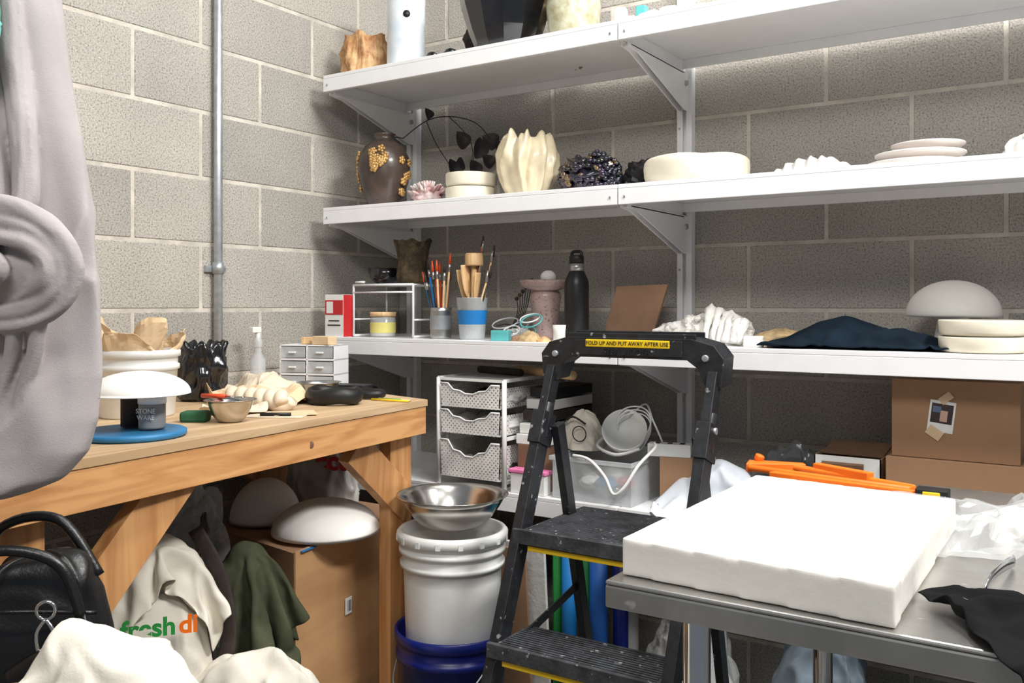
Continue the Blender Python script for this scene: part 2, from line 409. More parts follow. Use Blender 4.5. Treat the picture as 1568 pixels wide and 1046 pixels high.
# ------------------------------------------------------------------ room
ROW=.2035; OFF=-.019; LB=.468; JT=.0115
def block_wall(name,side):
    b=B(name)
    L=4.6
    if side=='left': b.bx((-.12,.0,OFF-.2),(-.0025,-L,3.5),MORT)
    else: b.bx((-.12,.0025,OFF-.2),(L,.12,3.5),MORT)
    for k in range(0,18):
        z0=OFF+k*ROW+JT/2; z1=OFF+(k+1)*ROW-JT/2
        even=(k%2==0)
        s=0 if even else -LB/2
        while s<L:
            a=max(s,0)+(JT/2 if s>0 else 0); e=min(s+LB,L)-JT/2
            if e-a>.02:
                if side=='left': b.bx((-.05,-a,z0),(0,-e,z1),CMU)
                else: b.bx((a,0,z0),(e,.05,z1),CMU)
            s+=LB
    return b.done(bevel=.0025,seg=1)
block_wall('wall_left','left'); block_wall('wall_back','back')
b=B('floor'); b.bx((-.12,.12,-.1),(4.6,-4.6,0),FLOOR); b.done()

b=B('electrical_conduit')
b.tube([(.022,-.89,.0),(.022,-.89,3.28)],.0135,GALV,16)
b.tube([(.022,-.89,1.315),(.022,-.89,1.35)],.018,GALV,16)
for z in (1.33,2.6): b.box((.006,-.89,z),(.012,.075,.02),GALV); b.tube([(.012,-.865,z),(.02,-.865,z)],.005,GALV,8)
b.done()

# ------------------------------------------------------------------ shelving
ST=[.085,1.205,2.325,3.445]
b=B('wall_mounted_shelving')
for x in ST:
    b.bx((x-.025,0,.25),(x-.006,-.03,2.9),WHITE); b.bx((x+.006,0,.25),(x+.025,-.03,2.9),WHITE); b.bx((x-.02,0,.25),(x+.02,-.014,2.9),WHITE)
    for z in (.5,.95,1.33,1.78,2.3):
        b.tube([(x-.016,-.028,z),(x-.016,-.033,z)],.004,GALV,8)
def shelf(z,back=-.045,front=-.5):
    ends=[(.083,1.203),(1.207,2.323),(2.327,3.443)]
    for x0,x1 in ends:
        b.bx((x0,front,z-.012),(x1,back,z),WHITE)
        b.bx((x0,front,z-.056),(x1,front+.014,z-.012),WHITE)
        b.bx((x0,back-.012,z-.04),(x1,back,z-.012),WHITE)
        b.bx((x0,front+.014,z-.05),(x0+.004,back-.012,z-.012),WHITE); b.bx((x1-.004,front+.014,z-.05),(x1,back-.012,z-.012),WHITE)
        for xx in (x0+.02,x1-.02):
            b.tube([(xx,front,z-.034),(xx,front-.003,z-.034)],.004,GALV,10)
    for x in ST:
        for dx in (-.013,.009):
            poly=[(-.46,-.05),(-.03,-.05),(-.03,-.17),(-.06,-.17),(-.40,-.066),(-.46,-.06)]
            vs=[(x+dx,y,z+zz) for y,zz in poly]+[(x+dx+.004,y,z+zz) for y,zz in poly]; n=len(poly)
            b.add(vs,[tuple(range(n)),tuple(range(2*n-1,n-1,-1))]+[(i,n+i,n+(i+1)%n,(i+1)%n) for i in range(n)],WHITE)
        b.bx((x-.013,-.44,z-.058),(x+.013,-.06,z-.052),WHITE)
        b.tube([(x-.02,-.05,z-.085),(x+.02,-.05,z-.085)],.009,GALV,10)
Z1,Z2,Z3,Z4=2.003,1.55,1.109,.66
for z in (Z1,Z2,Z3,Z4): shelf(z)
b.done(bevel=.0015,seg=2)

# ------------------------------------------------------------------ workbench
BZ=.955
b=B('wooden_workbench')
b.prism([(.03,-2.6),(.935,-2.6),(.75,-.763),(.03,-.58)],BZ-.018,BZ,PLY)
def fx(y): return .75+( -.763-y)*.1007
b.beam((fx(-.77)-.022,-.77,BZ-.056),(fx(-2.6)-.022,-2.6,BZ-.056),.038,.075,FIR)
b.beam((.10,-.62,BZ-.056),(.70,-.775,BZ-.056),.038,.075,FIR)
b.beam((.05,-.66,BZ-.056),(.05,-2.6,BZ-.056),.038,.075,FIR)
for (x,y) in ((.69,-.83),(.09,-.70),(.79,-1.93),(.09,-2.45),(.85,-2.5)):
    b.box((x,y,(BZ-.018)/2),(.04,.088,BZ-.018),FIRD)
b.beam((.715,-1.03,BZ-.10),(.70,-.80,.66),.038,.088,FIRD,up=(0,1,0))
b.beam((.79,-1.60,BZ-.06),(.80,-1.88,.60),.038,.088,FIRD,up=(0,1,0))
b.beam((.10,-1.00,BZ-.08),(.09,-.72,.64),.038,.088,FIRD,up=(0,1,0))
b.bx((.06,-.7,.05),(.1,-2.5,.09),FIR)
kx=fx(-1.25)
b.tube([(kx-.004,-1.25,BZ-.06),(kx-.0025,-1.25,BZ-.06)],.009,CARDD,14)
b.done(bevel=.003)

# ------------------------------------------------------------------ steel table + slab
TZ=.86
b=B('stainless_steel_table')
b.bx((1.785,-1.69,TZ-.006),(3.3,-.78,TZ),STEELB)
b.bx((1.785,-1.69,TZ-.036),(3.3,-1.675,TZ-.006),STEELB); b.bx((1.785,-.795,TZ-.036),(3.3,-.78,TZ-.006),STEELB)
b.bx((1.785,-1.675,TZ-.036),(1.80,-.795,TZ-.006),STEELB)
b.bx((1.785,-1.675,TZ-.036),(1.83,-1.66,TZ-.03),STEELB)
for x in (1.86,3.2):
    for y in (-1.56,-.90):
        b.tube([(x,y,.03),(x,y,TZ-.01)],.019,CHROME,20); b.lathe([(.022,0),(.022,.03)],BLACK,16,c=(x,y,0))
b.bx((1.83,-1.59,.16),(3.23,-.87,.175),STEELB)
b.done(bevel=.004)
b=B('plaster_slab')
b.prism([(1.795,-1.66),(2.139,-1.68),(2.132,-1.15),(1.797,-1.12)],TZ+.001,TZ+.050,SLABM)
o=b.done(remesh=.0035,smooth_it=5)
tx=bpy.data.textures.new('slab_wear','CLOUDS'); tx.noise_scale=.05
k=o.modifiers.new('wear','DISPLACE'); k.texture=tx; k.strength=.0007; k.mid_level=.5

b=B('orange_quick_clamp',loc=(0,0,TZ))
pts=[(1.69,-.81),(1.76,-.80),(2.03,-.905),(2.025,-.925),(1.9,-.905),(1.70,-.865)]
b.tube([(x,y,.014) for x,y in pts],.007,ORANGE,8,closed=True)
b.prism([(1.69,-.86),(1.80,-.80),(1.79,-.785),(1.68,-.81)],.003,.022,ORANGE)
b.prism([(1.75,-.895),(2.03,-.945),(2.04,-.93),(1.76,-.88)],.002,.016,ORANGE)
b.prism([(1.83,-.81),(1.95,-.865),(1.94,-.88),(1.82,-.825)],.012,.030,ORANGE)
b.tube([(1.70,-.81,.022),(1.705,-.81,.034)],.010,ORANGE)
b.done(bevel=.003)
b=B('tape_measure',loc=(2.065,-.93,TZ)); b.box((0,0,.011),(.055,.035,.022),BLACK); b.box((0,-.018,.011),(.03,.004,.014),YEL); b.box((-.035,-.0,.006),(.02,.02,.01),ORANGE); b.done(bevel=.004)
b=B('bundle_contents'); b.heap((2.25,-1.14,TZ),(.15,.14,.045),CERW,amp=.012,k=5,seed=5,lump=.06); b.box((2.27,-1.20,TZ+.03),(.06,.003,.035),PALEB,rx=-.7,rz=.3); b.box((2.27,-1.203,TZ+.033),(.04,.003,.006),BLUE,rx=-.7,rz=.3); bc=b.done()
pw=drape('plastic_wrapped_bundle',FILM,.32,.30,(2.25,-1.14,TZ+.085),.2,[bc],TZ,frames=26,grow=.30,res=.0105,noise_amp=.06,seed=3,thick=0,bend=3,flat=True)
keep(bc,pw)
b=B('black_strap',loc=(2.33,-1.34,TZ)); b.heap((0,0,0),(.18,.12,.020),BLACK,amp=.006,k=4,seed=4); b.done()
b=B('cloth_lump'); b.heap((2.345,-1.60,TZ),(.15,.13,.04),BLKC,amp=.004,k=3,seed=11); bc=b.done()
o=drape('black_cloth',BLKC,.25,.24,(2.345,-1.60,TZ+.065),.5,[bc],TZ,frames=26,grow=.25,res=.010,noise_amp=.05,seed=9); keep(bc,o)
b=B('steel_spoon',loc=(2.206,-1.528,TZ+.004),rz=math.radians(84))
b.lathe([(.001,0),(.010,.0008),(.017,.003),(.021,.007)],CHROME,28,mtx=Matrix.Scale(1.45,4,(1,0,0)),cap=False)
b.tube([(.028,0,.007),(.06,0,.014),(.13,0,.012),(.19,0,.006)],lambda t:.0035+.005*t,CHROME,10,sub=5,sq=.4)
b.done(solid=.001)

# ------------------------------------------------------------------ step ladder
b=B('folding_step_ladder')
LX,RX=1.19,1.605
def ry(z): return -.811-.40*(1.076-z)
for x in (LX,RX):
    b.beam((x,ry(.93),.93),(x,ry(.0),.0),.026,.046,BLACKP,up=(0,1,0))
    b.beam((x,ry(1.07),1.07),(x,ry(.93),.93),.022,.038,BLACKP,up=(0,1,0))
    b.box((x,ry(0.02),.02),(.036,.07,.04),BLACKP)
    xi=x+(.028 if x==LX else -.028)
    b.beam((xi,-.845,.93),(xi,-.61,0),.020,.034,BLACKP,up=(0,1,0))
    b.box((xi,-.61,.02),(.03,.055,.04),BLACKP)
    b.box((x,ry(.92),.92),(.034,.058,.08),BLACKP,rx=-.38)
    b.tube([(x,ry(.90),.90),(x,ry(.98),.98)],.019,BLACKP,14)
    b.tube([(xi-.03 if x==LX else xi+.03,ry(.945),.945),((x-.022) if x==LX else (x+.022),ry(.945),.945)],.008,GALV,12)
    b.beam((xi,ry(.70)+.01,.685),(xi,-.70,.66),.006,.02,GALV)
    b.beam((xi,ry(.47)+.05,.46),(xi,-.72,.52),.006,.02,BLACKP)
hy=-.80
prof=[(LX-.020,1.035),(LX+.016,1.035),(LX+.033,1.075),(LX+.06,1.094),(RX-.06,1.094),(RX-.033,1.075),(RX-.016,1.035),(RX+.020,1.035),(RX+.026,1.10),(RX+.004,1.128),(RX-.05,1.142),(LX+.05,1.142),(LX-.004,1.128),(LX-.026,1.10)]
n=len(prof)
vs=[(x,hy-.033,z) for x,z in prof]+[(x,hy+.033,z+.004) for x,z in prof]
b.add(vs,[tuple(range(n)),tuple(range(2*n-1,n-1,-1))]+[(i,n+i,n+(i+1)%n,(i+1)%n) for i in range(n)],BLACKP)
b.bx((LX+.07,hy-.0365,1.099),(RX-.07,hy-.032,1.136),BLACKP)
b.bx((LX+.10,hy-.038,1.119),(RX-.10,hy-.0345,1.137),YEL)
b.bx((LX+.04,hy-.03,1.14),(RX-.04,hy-.024,1.152),BLACKP); b.bx((LX+.04,hy+.024,1.142),(RX-.04,hy+.03,1.156),BLACKP)
for x in (LX+.015,RX-.015): b.tube([(x,hy-.040,1.10),(x,hy-.032,1.10)],.008,GALV,10)
def tread(z,y0,y1):
    b.bx((LX+.012,y0,z-.035),(RX-.012,y1,z),DGREY)
    b.bx((LX-.005,y0-.012,z-.03),(RX+.005,y0,z+.003),DGREY)
    nrib=int((y1-y0)/.011)
    for i in range(nrib): b.bx((LX+.02,y0+.004+i*.011,z),(RX-.02,y0+.009+i*.011,z+.003),DGREY)
    b.bx((LX+.03,y0-.002,z-.046),(RX-.03,y0+.004,z-.034),YEL)
tread(.70,-.985,-.69); tread(.47,-1.09,-.95); tread(.24,-1.18,-1.04)
lad=b.done(bevel=.004)
text(lad,'FOLD UP AND PUT AWAY AFTER USE',.0125,(1.3975,hy-.0385,1.128),(pi/2,0,0),INK)
text(lad,'STEP LADDER',.020,(1.3975,hy-.037,1.108),(pi/2,0,0),BLACKP,name='embossed_lettering',ext=.0012)

# ------------------------------------------------------------------ buckets + steel bowl
BKX,BKY=.885,-.827
b=B('blue_plastic_bucket',loc=(BKX,BKY,0))
b.lathe([(.120,0),(.125,.01),(.140,.30),(.150,.302),(.150,.318),(.143,.32),(.143,.345),(.152,.347),(.153,.372),(.149,.375),(.142,.370),(.139,.30)],BLUED,64)
b.tube([(.15,0,.34),(.11,-.11,.24),(0,-.158,.20),(-.11,-.11,.24),(-.15,0,.34)],.0025,GALV,8,sub=8)
b.done()
b=B('white_plastic_bucket',loc=(BKX,BKY,.302))
b.lathe([(.118,0),(.122,.01),(.128,.20),(.129,.235),(.138,.237),(.138,.247),(.131,.249),(.132,.272),(.141,.274),(.141,.284),(.134,.286),(.134,.300),(.146,.302),(.147,.322),(.140,.330),(.130,.328),(.126,.30),(.02,.299)],WHITEP,64)
for i in range(16):
    a=i*2*pi/16; b.box((.1465*math.cos(a),.1465*math.sin(a),.312),(.003,.012,.016),WHITEP,rz=a)
b.done()
def bowl(name,loc,r,h,rb,mat,lip=.006,th=.0025,seg=64):
    b=B(name,loc=loc)
    P=[(rb*.2,0),(rb,0.0)]
    for i in range(1,9):
        t=i/8; P.append((rb+(r-rb)*t**.75,h*t**1.35))
    P.append((r+lip,h)); P.append((r+lip,h-th)) 
    inner=[(r-th,h-th)]+[(max(x-th,.001),z+th) for x,z in reversed(P[:-3])]
    b.lathe(P[:-1]+[(r+lip,h+.001)]+inner,mat,seg)
    return b.done()
bowl('stainless_steel_bowl',(BKX+.0,BKY,.634),.142,.085,.06,STEEL)

# ------------------------------------------------------------------ drawer cart
b=B('perforated_drawer_tower')
x0,x1,y0,y1=.577,.824,-.49,-.12
for x in (x0,x1):
    for y in (y0,y1): b.tube([(x,y,Z4),(x,y,.992)],.0075,WHITEP,12)
for z in (.99,.815,.685):
    b.beam((x0,y0,z),(x0,y1,z),.01,.01,WHITEP); b.beam((x1,y0,z),(x1,y1,z),.01,.01,WHITEP); b.beam((x0,y1,z),(x1,y1,z),.01,.01,WHITEP)
b.beam((x0,y0,.988),(x1,y0,.988),.008,.008,WHITEP)
b.bx((x0,y0,.984),(x1,y1,.990),WHITEP)
for z0,z1 in ((.903,.975),(.822,.893),(.688,.800)):
    a=x0+.012;c=x1-.012;h=z1-z0;m=(a+c)/2
    poly=[(a+.006,z0),(c-.006,z0),(c,z1),(c-.03,z1),(c-.05,z1-.26*h),(m+.035,z1-.30*h),(m+.015,z1-.42*h),(m-.015,z1-.42*h),(m-.035,z1-.30*h),(a+.05,z1-.26*h),(a+.03,z1),(a,z1)]
    n=len(poly)
    vs=[(x,y0-.008,z) for x,z in poly]+[(x,y0-.0055,z) for x,z in poly]
    b.add(vs,[tuple(range(n)),tuple(range(2*n-1,n-1,-1))]+[(i,n+i,n+(i+1)%n,(i+1)%n) for i in range(n)],PERF)
    b.tube([(x,y0-.008,z) for x,z in poly[2:]],.003,WHITEP,6)
    b.bx((a,y0,z0),(a+.002,y1-.01,z1-.01),PERF); b.bx((c-.002,y0,z0),(c,y1-.01,z1-.01),PERF)
    b.bx((a,y0-.006,z0),(c,y1-.01,z0+.003),WHITEP); b.bx((a,y1-.012,z0),(c,y1-.01,z1-.01),PERF)
    for k in range(5):
        xx=a+.03+k*.045; b.blob((xx,-.40+.05*(k%2),z0+.03),(.05,.12,.04),random.choice([CERW,DBROWN,FILM,WOODL]),seed=k+z0*10)
b.done()

# ------------------------------------------------------------------ bench-top items
DX,DY=.70,-1.645
b=B('blue_plastic_disc',loc=(DX,DY,BZ)); b.lathe([(.098,0),(.104,.004),(.104,.012),(.100,.014),(.09,.012),(.02,.011)],BLUEC,64); b.done()
b=B('glaze_jar',loc=(DX+.015,DY+.035,BZ+.0145)); b.lathe([(.025,0),(.026,.004),(.026,.048),(.024,.052)],M('grey_label',S(138,138,138),.5),32); b.lathe([(.0275,.050),(.0275,.066),(.026,.068)],WHITEP,32)
j=b.done()
text(j,'STONE\nWARE',.013,(.0125,-.0238,.030),(pi/2,0,math.radians(28)),PAPER)
b=B('glaze_jar',loc=(DX-.045,DY+.03,BZ+.0145)); b.lathe([(.022,0),(.022,.058),(.020,.067)],DBROWN,32); b.done()
b=B('plaster_dome_mold',loc=(DX-.005,DY+.02,BZ+.084))
P=[]
for i in range(13):
    a=i/12*pi/2; P.append((.098*math.cos(a)+.001,.046*math.sin(a)))
b.lathe([(.03,-.001),(.095,-.001),(.099,.001)]+P,PLASTER,64); b.done()
b=B('white_tub_with_paper',loc=(.40,-1.43,BZ))
b.lathe([(.082,0),(.085,.005),(.091,.11),(.096,.112),(.096,.122),(.091,.124),(.092,.14),(.098,.142),(.098,.155),(.094,.158),(.088,.155),(.085,.10)],WHITEP,48)
b.box((.067,-.058,.085),(.05,.002,.045),BLUE,rz=math.radians(45))
for sd,r0,r1,hh in ((3,.078,.110,.085),(8,.045,.075,.115)):
    def fn(u,v,sd=sd,r0=r0,r1=r1,hh=hh):
        th=2*pi*u
        pk=.35+.65*abs(math.sin(th*1.5+sd+.8*noise.noise(Vector((math.cos(th),math.sin(th),sd)))))**1.5
        q=Vector((math.cos(th)*1.0,math.sin(th)*1.0,v*.7))
        dd,_=noise.voronoi(Vector((math.cos(th)*1.5+sd,math.sin(th)*1.5,v*1.1)))
        r=r0+(r1-r0)*v*pk*1.2+foldfn(q,3.6,sd)*.022*v+(dd[1]-dd[0]-.3)*.022*v
        return (r*math.cos(th),r*math.sin(th),.12+hh*v*pk+.010*v*noise.noise(q*3))
    b.grid(fn,64,10,KRAFT,False)
b.done(solid=.001)
b=B('black_crinkled_vase',loc=(.24,-1.12,BZ))
def md(th,v,r,z):
    k=noise.noise(Vector((math.cos(th)*2.4,math.sin(th)*2.4,z*28)))+.7*noise.noise(Vector((math.cos(th)*5,math.sin(th)*5,z*50+3)))
    return (r*(1+.22*k+.05*math.sin(th*8)), z+(.012*math.sin(th*7) if v>.7 else 0))
b.lathe([(.05,0),(.06,.01)]+[(.064-.006*abs(i-6)/6,.012*i+.02) for i in range(12)]+[(.05,.155),(.045,.12),(.03,.06)],GLOSSB,72,mod=md); b.done()
bowl('small_steel_bowl',(.68,-1.385,BZ),.052,.05,.022,STEEL)
b=B('green_sponge',loc=(.61,-1.425,BZ)); b.box((0,0,.012),(.06,.045,.024),GREEND,rz=.6); b.done(bevel=.006)
b=B('red_handle_trimming_tool',loc=(.655,-1.37,BZ+.053)); b.tube([(-.08,-.01,.0),(-.01,0,.002)],.005,REDO,8); b.tube([(-.01,0,.002),(.05,.0,.002)],.0018,CHROME,6); b.done()
b=B('twisted_plaster_rope',loc=(.51,-1.17,BZ))
for s in (0,pi):
    b.tube([(-.10+.22*t/20*1.0,.016*math.cos(t*.95+s),.024+.013*math.sin(t*.95+s)) for t in range(21)],.017,PAPERW,12,sub=2,wr=.06)
b.done()
b=B('paper_core'); b.heap((.33,-.965,BZ),(.12,.10,.06),PAPERW,amp=.01,k=4,seed=2,taper=.4); bc=b.done()
o=drape('crumpled_paper_bag',PAPERW,.20,.17,(.33,-.965,BZ+.085),.5,[bc],BZ,frames=22,grow=.40,res=.0095,noise_amp=.07,seed=12,thick=.001,bend=6,flat=True); keep(bc,o)
b=B('paper_core'); b.heap((.43,-1.08,BZ),(.09,.07,.035),KRAFT,amp=.01,k=4,seed=2,taper=.4); bc=b.done()
o=drape('crumpled_paper_bag',KRAFT,.17,.14,(.43,-1.08,BZ+.06),.2,[bc],BZ,frames=22,grow=.40,res=.0095,noise_amp=.06,seed=15,thick=.001,bend=6,flat=True); keep(bc,o)
o=drape('torn_paper_scrap',PAPERW,.12,.10,(.55,-1.27,BZ+.03),.9,[],BZ,frames=16,grow=.15,res=.009,noise_amp=.05,seed=18,thick=.0008,bend=6,flat=True)
bowl('metal_dish',(.47,-.90,BZ),.055,.045,.035,TIN)
b=B('black_rubber_strap_coil',loc=(.61,-.985,BZ))
b.tube([(.07*math.cos(a*pi/8),.052*math.sin(a*pi/8),.022+.004*math.sin(a)) for a in range(16)],.021,BLACK,10,closed=True,sub=3,sq=.7)
b.done()
b=B('black_rubber_strap_coil',loc=(.58,-.83,BZ)); b.tube([(.055*math.cos(a*pi/8),.032*math.sin(a*pi/8),.014) for a in range(16)],.012,BLACK,8,closed=True,sub=2); b.done()
b=B('craft_paper_sheet',loc=(.68,-1.24,BZ+.0015),rz=.5); b.box((0,0,0),(.14,.11,.002),PAPERW); b.box((.03,.02,.002),(.10,.09,.001),KRAFT,rz=.4); b.done()
b=B('black_pencil',loc=(.70,-1.29,BZ+.007)); b.tube([(-.03,.0,0),(.03,.04,0)],.004,BLACK,8); b.done()
b=B('pencils',loc=(.70,-.86,BZ+.004))
for k,(a,l,mt) in enumerate(((.3,.12,YEL),(.42,.10,GREEN),(.1,.11,WOODL))): b.tube([(-l/2,k*.012-.012,0),(l/2,k*.012-.012+a*.05,0)],.003,mt,6)
b.done()
b=B('clear_mini_drawer_cabinet',loc=(.225,-.68,BZ),rz=math.radians(18))
w,d,h=.19,.10,.138
b.bx((-w/2,-d/2,0),(-w/2+.004,d/2,h),WHITE); b.bx((w/2-.004,-d/2,0),(w/2,d/2,h),WHITE); b.bx((-w/2,-d/2,h-.004),(w/2,d/2,h),WHITE); b.bx((-w/2,-d/2,0),(w/2,d/2,.004),WHITE); b.bx((-w/2,d/2-.004,0),(w/2,d/2,h),WHITE)
b.bx((-.003,-d/2,0),(.003,d/2,h),WHITE)
for k in (1,2): b.bx((-w/2,-d/2,h*k/3-.003),(w/2,d/2,h*k/3+.003),WHITE)
for i in (0,1):
    for k in range(3):
        cx=-w/4+i*w/2; b.bx((cx-.042,-d/2-.003,h*k/3+.006),(cx+.042,-d/2,h*(k+1)/3-.006),CLEAR); b.bx((cx-.012,-d/2-.010,h*k/3+.02),(cx+.012,-d/2-.003,h*k/3+.025),WHITE)
        b.blob((cx,0,h*k/3+.018),(.05,.06,.02),random.choice([TIN,CERW,WHITEP]),seed=k)
b.done(bevel=.001,seg=1)
b=B('spray_bottle',loc=(.10,-.80,BZ)); b.lathe([(.022,0),(.024,.01),(.024,.09),(.012,.115),(.012,.13)],CLEAR,24); b.lathe([(.015,.13),(.015,.15),(.01,.16)],CLEAR,24); b.box((.0,-.01,.185),(.018,.035,.018),WHITEP); b.tube([(0,0,.15),(0,0,.18)],.008,WHITEP,8); b.done(bevel=.002)
b=B('wooden_block',loc=(.235,-.69,BZ+.139)); b.box((.045,0,.013),(.07,.04,.026),KRAFT); b.box((-.03,0,.011),(.03,.03,.022),WOODL,rz=.4); b.done(bevel=.002)
b=B('black_tray',loc=(.43,-.74,BZ)); b.box((0,0,.004),(.16,.09,.008),BLACK); b.box((0,-.043,.012),(.16,.004,.02),BLACK);b.box((0,.043,.012),(.16,.004,.02),BLACK); b.box((.02,0,.02),(.10,.06,.012),BLACKP,rz=.2); b.done(bevel=.002)

# ------------------------------------------------------------------ shelf 3 items
b=B('red_white_carton',loc=(.128,-.468,Z3)); b.box((0,0,.072),(.085,.05,.144),PAPER); b.box((.0,-.0255,.10),(.083,.001,.05),RED); b.box((-.02,-.026,.10),(.03,.001,.04),PAPER); b.box((.043,0,.072),(.001,.049,.142),RED); b.box((0,-.026,.04),(.06,.001,.004),INK); b.box((0,-.026,.055),(.05,.001,.004),INK); b.done(bevel=.001,seg=1)
b=B('white_wire_riser')
X0,X1,Y0,Y1,T=.178,.44,-.45,-.28,1.285
for x in (X0,X1):
    b.tube([(x,Y0,Z3+.004),(x,Y0,T),(x,Y1,T),(x,Y1,Z3+.004)],.004,WHITE,8); b.tube([(x,Y0,Z3+.06),(x,Y1,Z3+.06)],.003,WHITE,8); b.tube([(x,Y0,Z3+.005),(x,Y1,Z3+.005)],.004,WHITE,8)
b.tube([(X0,Y0,T),(X1,Y0,T)],.004,WHITE,8); b.tube([(X0,Y1,T),(X1,Y1,T)],.004,WHITE,8); b.tube([(X0,Y0,T-.025),(X1,Y0,T-.025)],.003,WHITE,8)
for k in range(7): b.tube([(X0,Y0+.024*k+.01,T),(X1,Y0+.024*k+.01,T)],.002,WHITE,6)
b.tube([(X0+.01,Y0,T+.01),(X0+.05,Y0,T+.01)],.004,WHITE,8)
b.done()
b=B('glazed_dark_bowl',loc=(.235,-.355,1.289)); b.lathe([(.03,0),(.05,.02),(.06,.055),(.056,.055),(.04,.01)],GLOSSB,40); b.done()
b=B('bark_sculpture',loc=(.365,-.36,1.289))
def md(th,v,r,z): return (r*(1+.18*noise.noise(Vector((math.cos(th)*3,math.sin(th)*3,z*12)))+.08*noise.noise(Vector((math.cos(th)*9,math.sin(th)*9,z*9)))),z+(.02*noise.noise(Vector((math.cos(th)*2,math.sin(th)*2,1))) if v>.5 else 0))
b.lathe([(.05,0),(.055,.03),(.048,.07),(.052,.11),(.062,.145),(.05,.14),(.03,.08)],BARK,60,mod=md); b.done()
b=B('glass_jar_with_cork_lid',loc=(.275,-.41,Z3)); b.lathe([(.042,0),(.043,.01),(.043,.065),(.038,.07)],CLEAR,40); b.lathe([(.040,.004),(.040,.05)],CREAM,40); b.lathe([(.0435,.015),(.0435,.05)],LABEL,40,cap=False); b.lathe([(.044,.07),(.044,.085)],WOODL,40); b.done()
b=B('tin_can_of_paintbrushes',loc=(.53,-.42,Z3))
P=[(.033,0)]+[(.034+.0008*(i%2),.008+i*.008) for i in range(11)]+[(.036,.10),(.033,.10),(.032,.01)]
b.lathe(P,TIN,40); b.lathe([(.0352,.03),(.0352,.075)],M('grey_can_label',S(160,164,166),.4,metal=.4),40,cap=False)
for k in range(11):
    a=k*2.4; ln=.15+.07*random.random(); tilt=.014+.016*random.random()
    bx_,by_=.012*math.cos(a),.012*math.sin(a); tx_,ty=(.022+tilt)*math.cos(a)-.012,(.02+tilt*.4)*math.sin(a)
    col=[WOODL,REDO,BLACK,M('brush_wood',S(170,110,60),.5),BLUE][k%5]
    b.tube([(bx_,by_,.01),(tx_,ty,ln)],.0035,col,8)
    d=Vector((tx_-bx_,ty-by_,ln-.01)).normalized(); p=Vector((tx_,ty,ln))
    b.tube([p,p+d*.025],.0048,TIN,8); b.tube([p+d*.025,p+d*.06],lambda t:.0055*(1-t*.7),DBROWN if k%2 else REDO,8)
b.done()
b=B('plastic_cup_of_wooden_tools',loc=(.655,-.42,Z3))
b.lathe([(.038,0),(.040,.005),(.049,.13),(.051,.132),(.047,.132),(.037,.01)],TRANSL,40)
b.lathe([(.0432,.048),(.0478,.092)],BLUE,40,cap=False)
def spat(p0,p1,w,mat):
    p0=Vector(p0);p1=Vector(p1);d=(p1-p0)
    b.tube([p0,p0+d*.6],.005,mat,8); pts=[p0+d*.55,p0+d*.65,p0+d*.85,p1]
    b.tube(pts,lambda t:w*(.25+.75*math.sin(min(1,t*1.15)*pi*.62)),mat,12,sub=4,sq=.25)
spat((0,0,.01),(-.016,-.015,.235),.026,WOODL)
b.lathe([(.028,0),(.029,.005),(.029,.035),(.026,.04),(.012,.04)],WOODL,24,c=(.008,.0,.232))
b.tube([(.005,0,.01),(.008,0,.235)],.009,WOODL,10)
spat((-.01,.01,.01),(-.055,.01,.22),.022,WOODL); spat((.01,-.01,.01),(.03,-.01,.21),.016,WOODL)
for k in range(8):
    a=.3*k-.5; b.tube([(.01*math.cos(a),.02*math.sin(a*3),.01),(.045+.03*math.cos(a*2+k),.02*math.sin(a),.18+.016*k)],.003,[WOODL,BLACK,TIN,REDO][k%4],7)
    e=Vector((.045+.03*math.cos(a*2+k),.02*math.sin(a),.18+.016*k)); b.tube([e,e+Vector((.006,0,.035))],lambda t:.0055*(1-.5*t),[TIN,DBROWN][k%2],7)
b.done()
b=B('coiled_wire_and_clips')
for k in range(7):
    c=Vector((.80+random.uniform(-.07,.07),-.36+random.uniform(-.05,.04),Z3+.02+.008*k)); r=.025+.018*random.random(); ti=random.uniform(.2,.9)
    b.tube([(c.x+r*math.cos(a*pi/6),c.y+r*math.sin(a*pi/6)*math.cos(ti),max(Z3+.004,c.z+r*math.sin(a*pi/6)*math.sin(ti)*.8)) for a in range(12)],.0025,[TEAL,WHITE,DBROWN,GALV,CLEAR][k%5],6,closed=True,sub=3)
b.paper((.80,-.38,Z3),(.13,.10,.04),FILM,seed=2,f=3)
b.done()
b=B('dried_flower_stems')
for k in range(6):
    b.tube([(.69,-.28,Z3),(.695+.006*k,-.22,Z3+.08),(.68+.012*k,-.2,Z3+.13+.012*k)],.0015,DBROWN,5,sub=4); b.blob((.68+.012*k,-.2,Z3+.13+.012*k),(.014,.014,.014),BARK,seed=k,nu=10,nv=8)
b.done()
b=B('teal_eraser_box',loc=(.795,-.465,Z3)); b.box((0,0,.016),(.055,.035,.032),TEAL,rz=.3); b.done(bevel=.002)
b=B('clay_scraps',loc=(.89,-.45,Z3)); b.heap((0,0,0),(.08,.05,.03),TAN,amp=.006,k=5,seed=3,nu=40,nv=20); b.heap((-.045,.0,0),(.04,.04,.018),TERR,amp=.004,k=5,seed=6,nu=40,nv=20); b.heap((.05,.0,0),(.04,.04,.016),AMBER,amp=.004,k=5,seed=7,nu=40,nv=20); b.done()
b=B('pink_stoneware_pedestal',loc=(.835,-.27,Z3))
b.lathe([(.045,0),(.05,.008),(.047,.02),(.043,.06),(.045,.10),(.05,.135),(.046,.15),(.04,.155),(.075,.165),(.083,.18),(.082,.188),(.06,.182),(.02,.18)],SPECKP,56)
b.blob((.01,0,.198),(.05,.05,.042),CERW,amp=.02,seed=1); b.done()
b=B('black_insulated_bottle',loc=(.965,-.30,Z3))
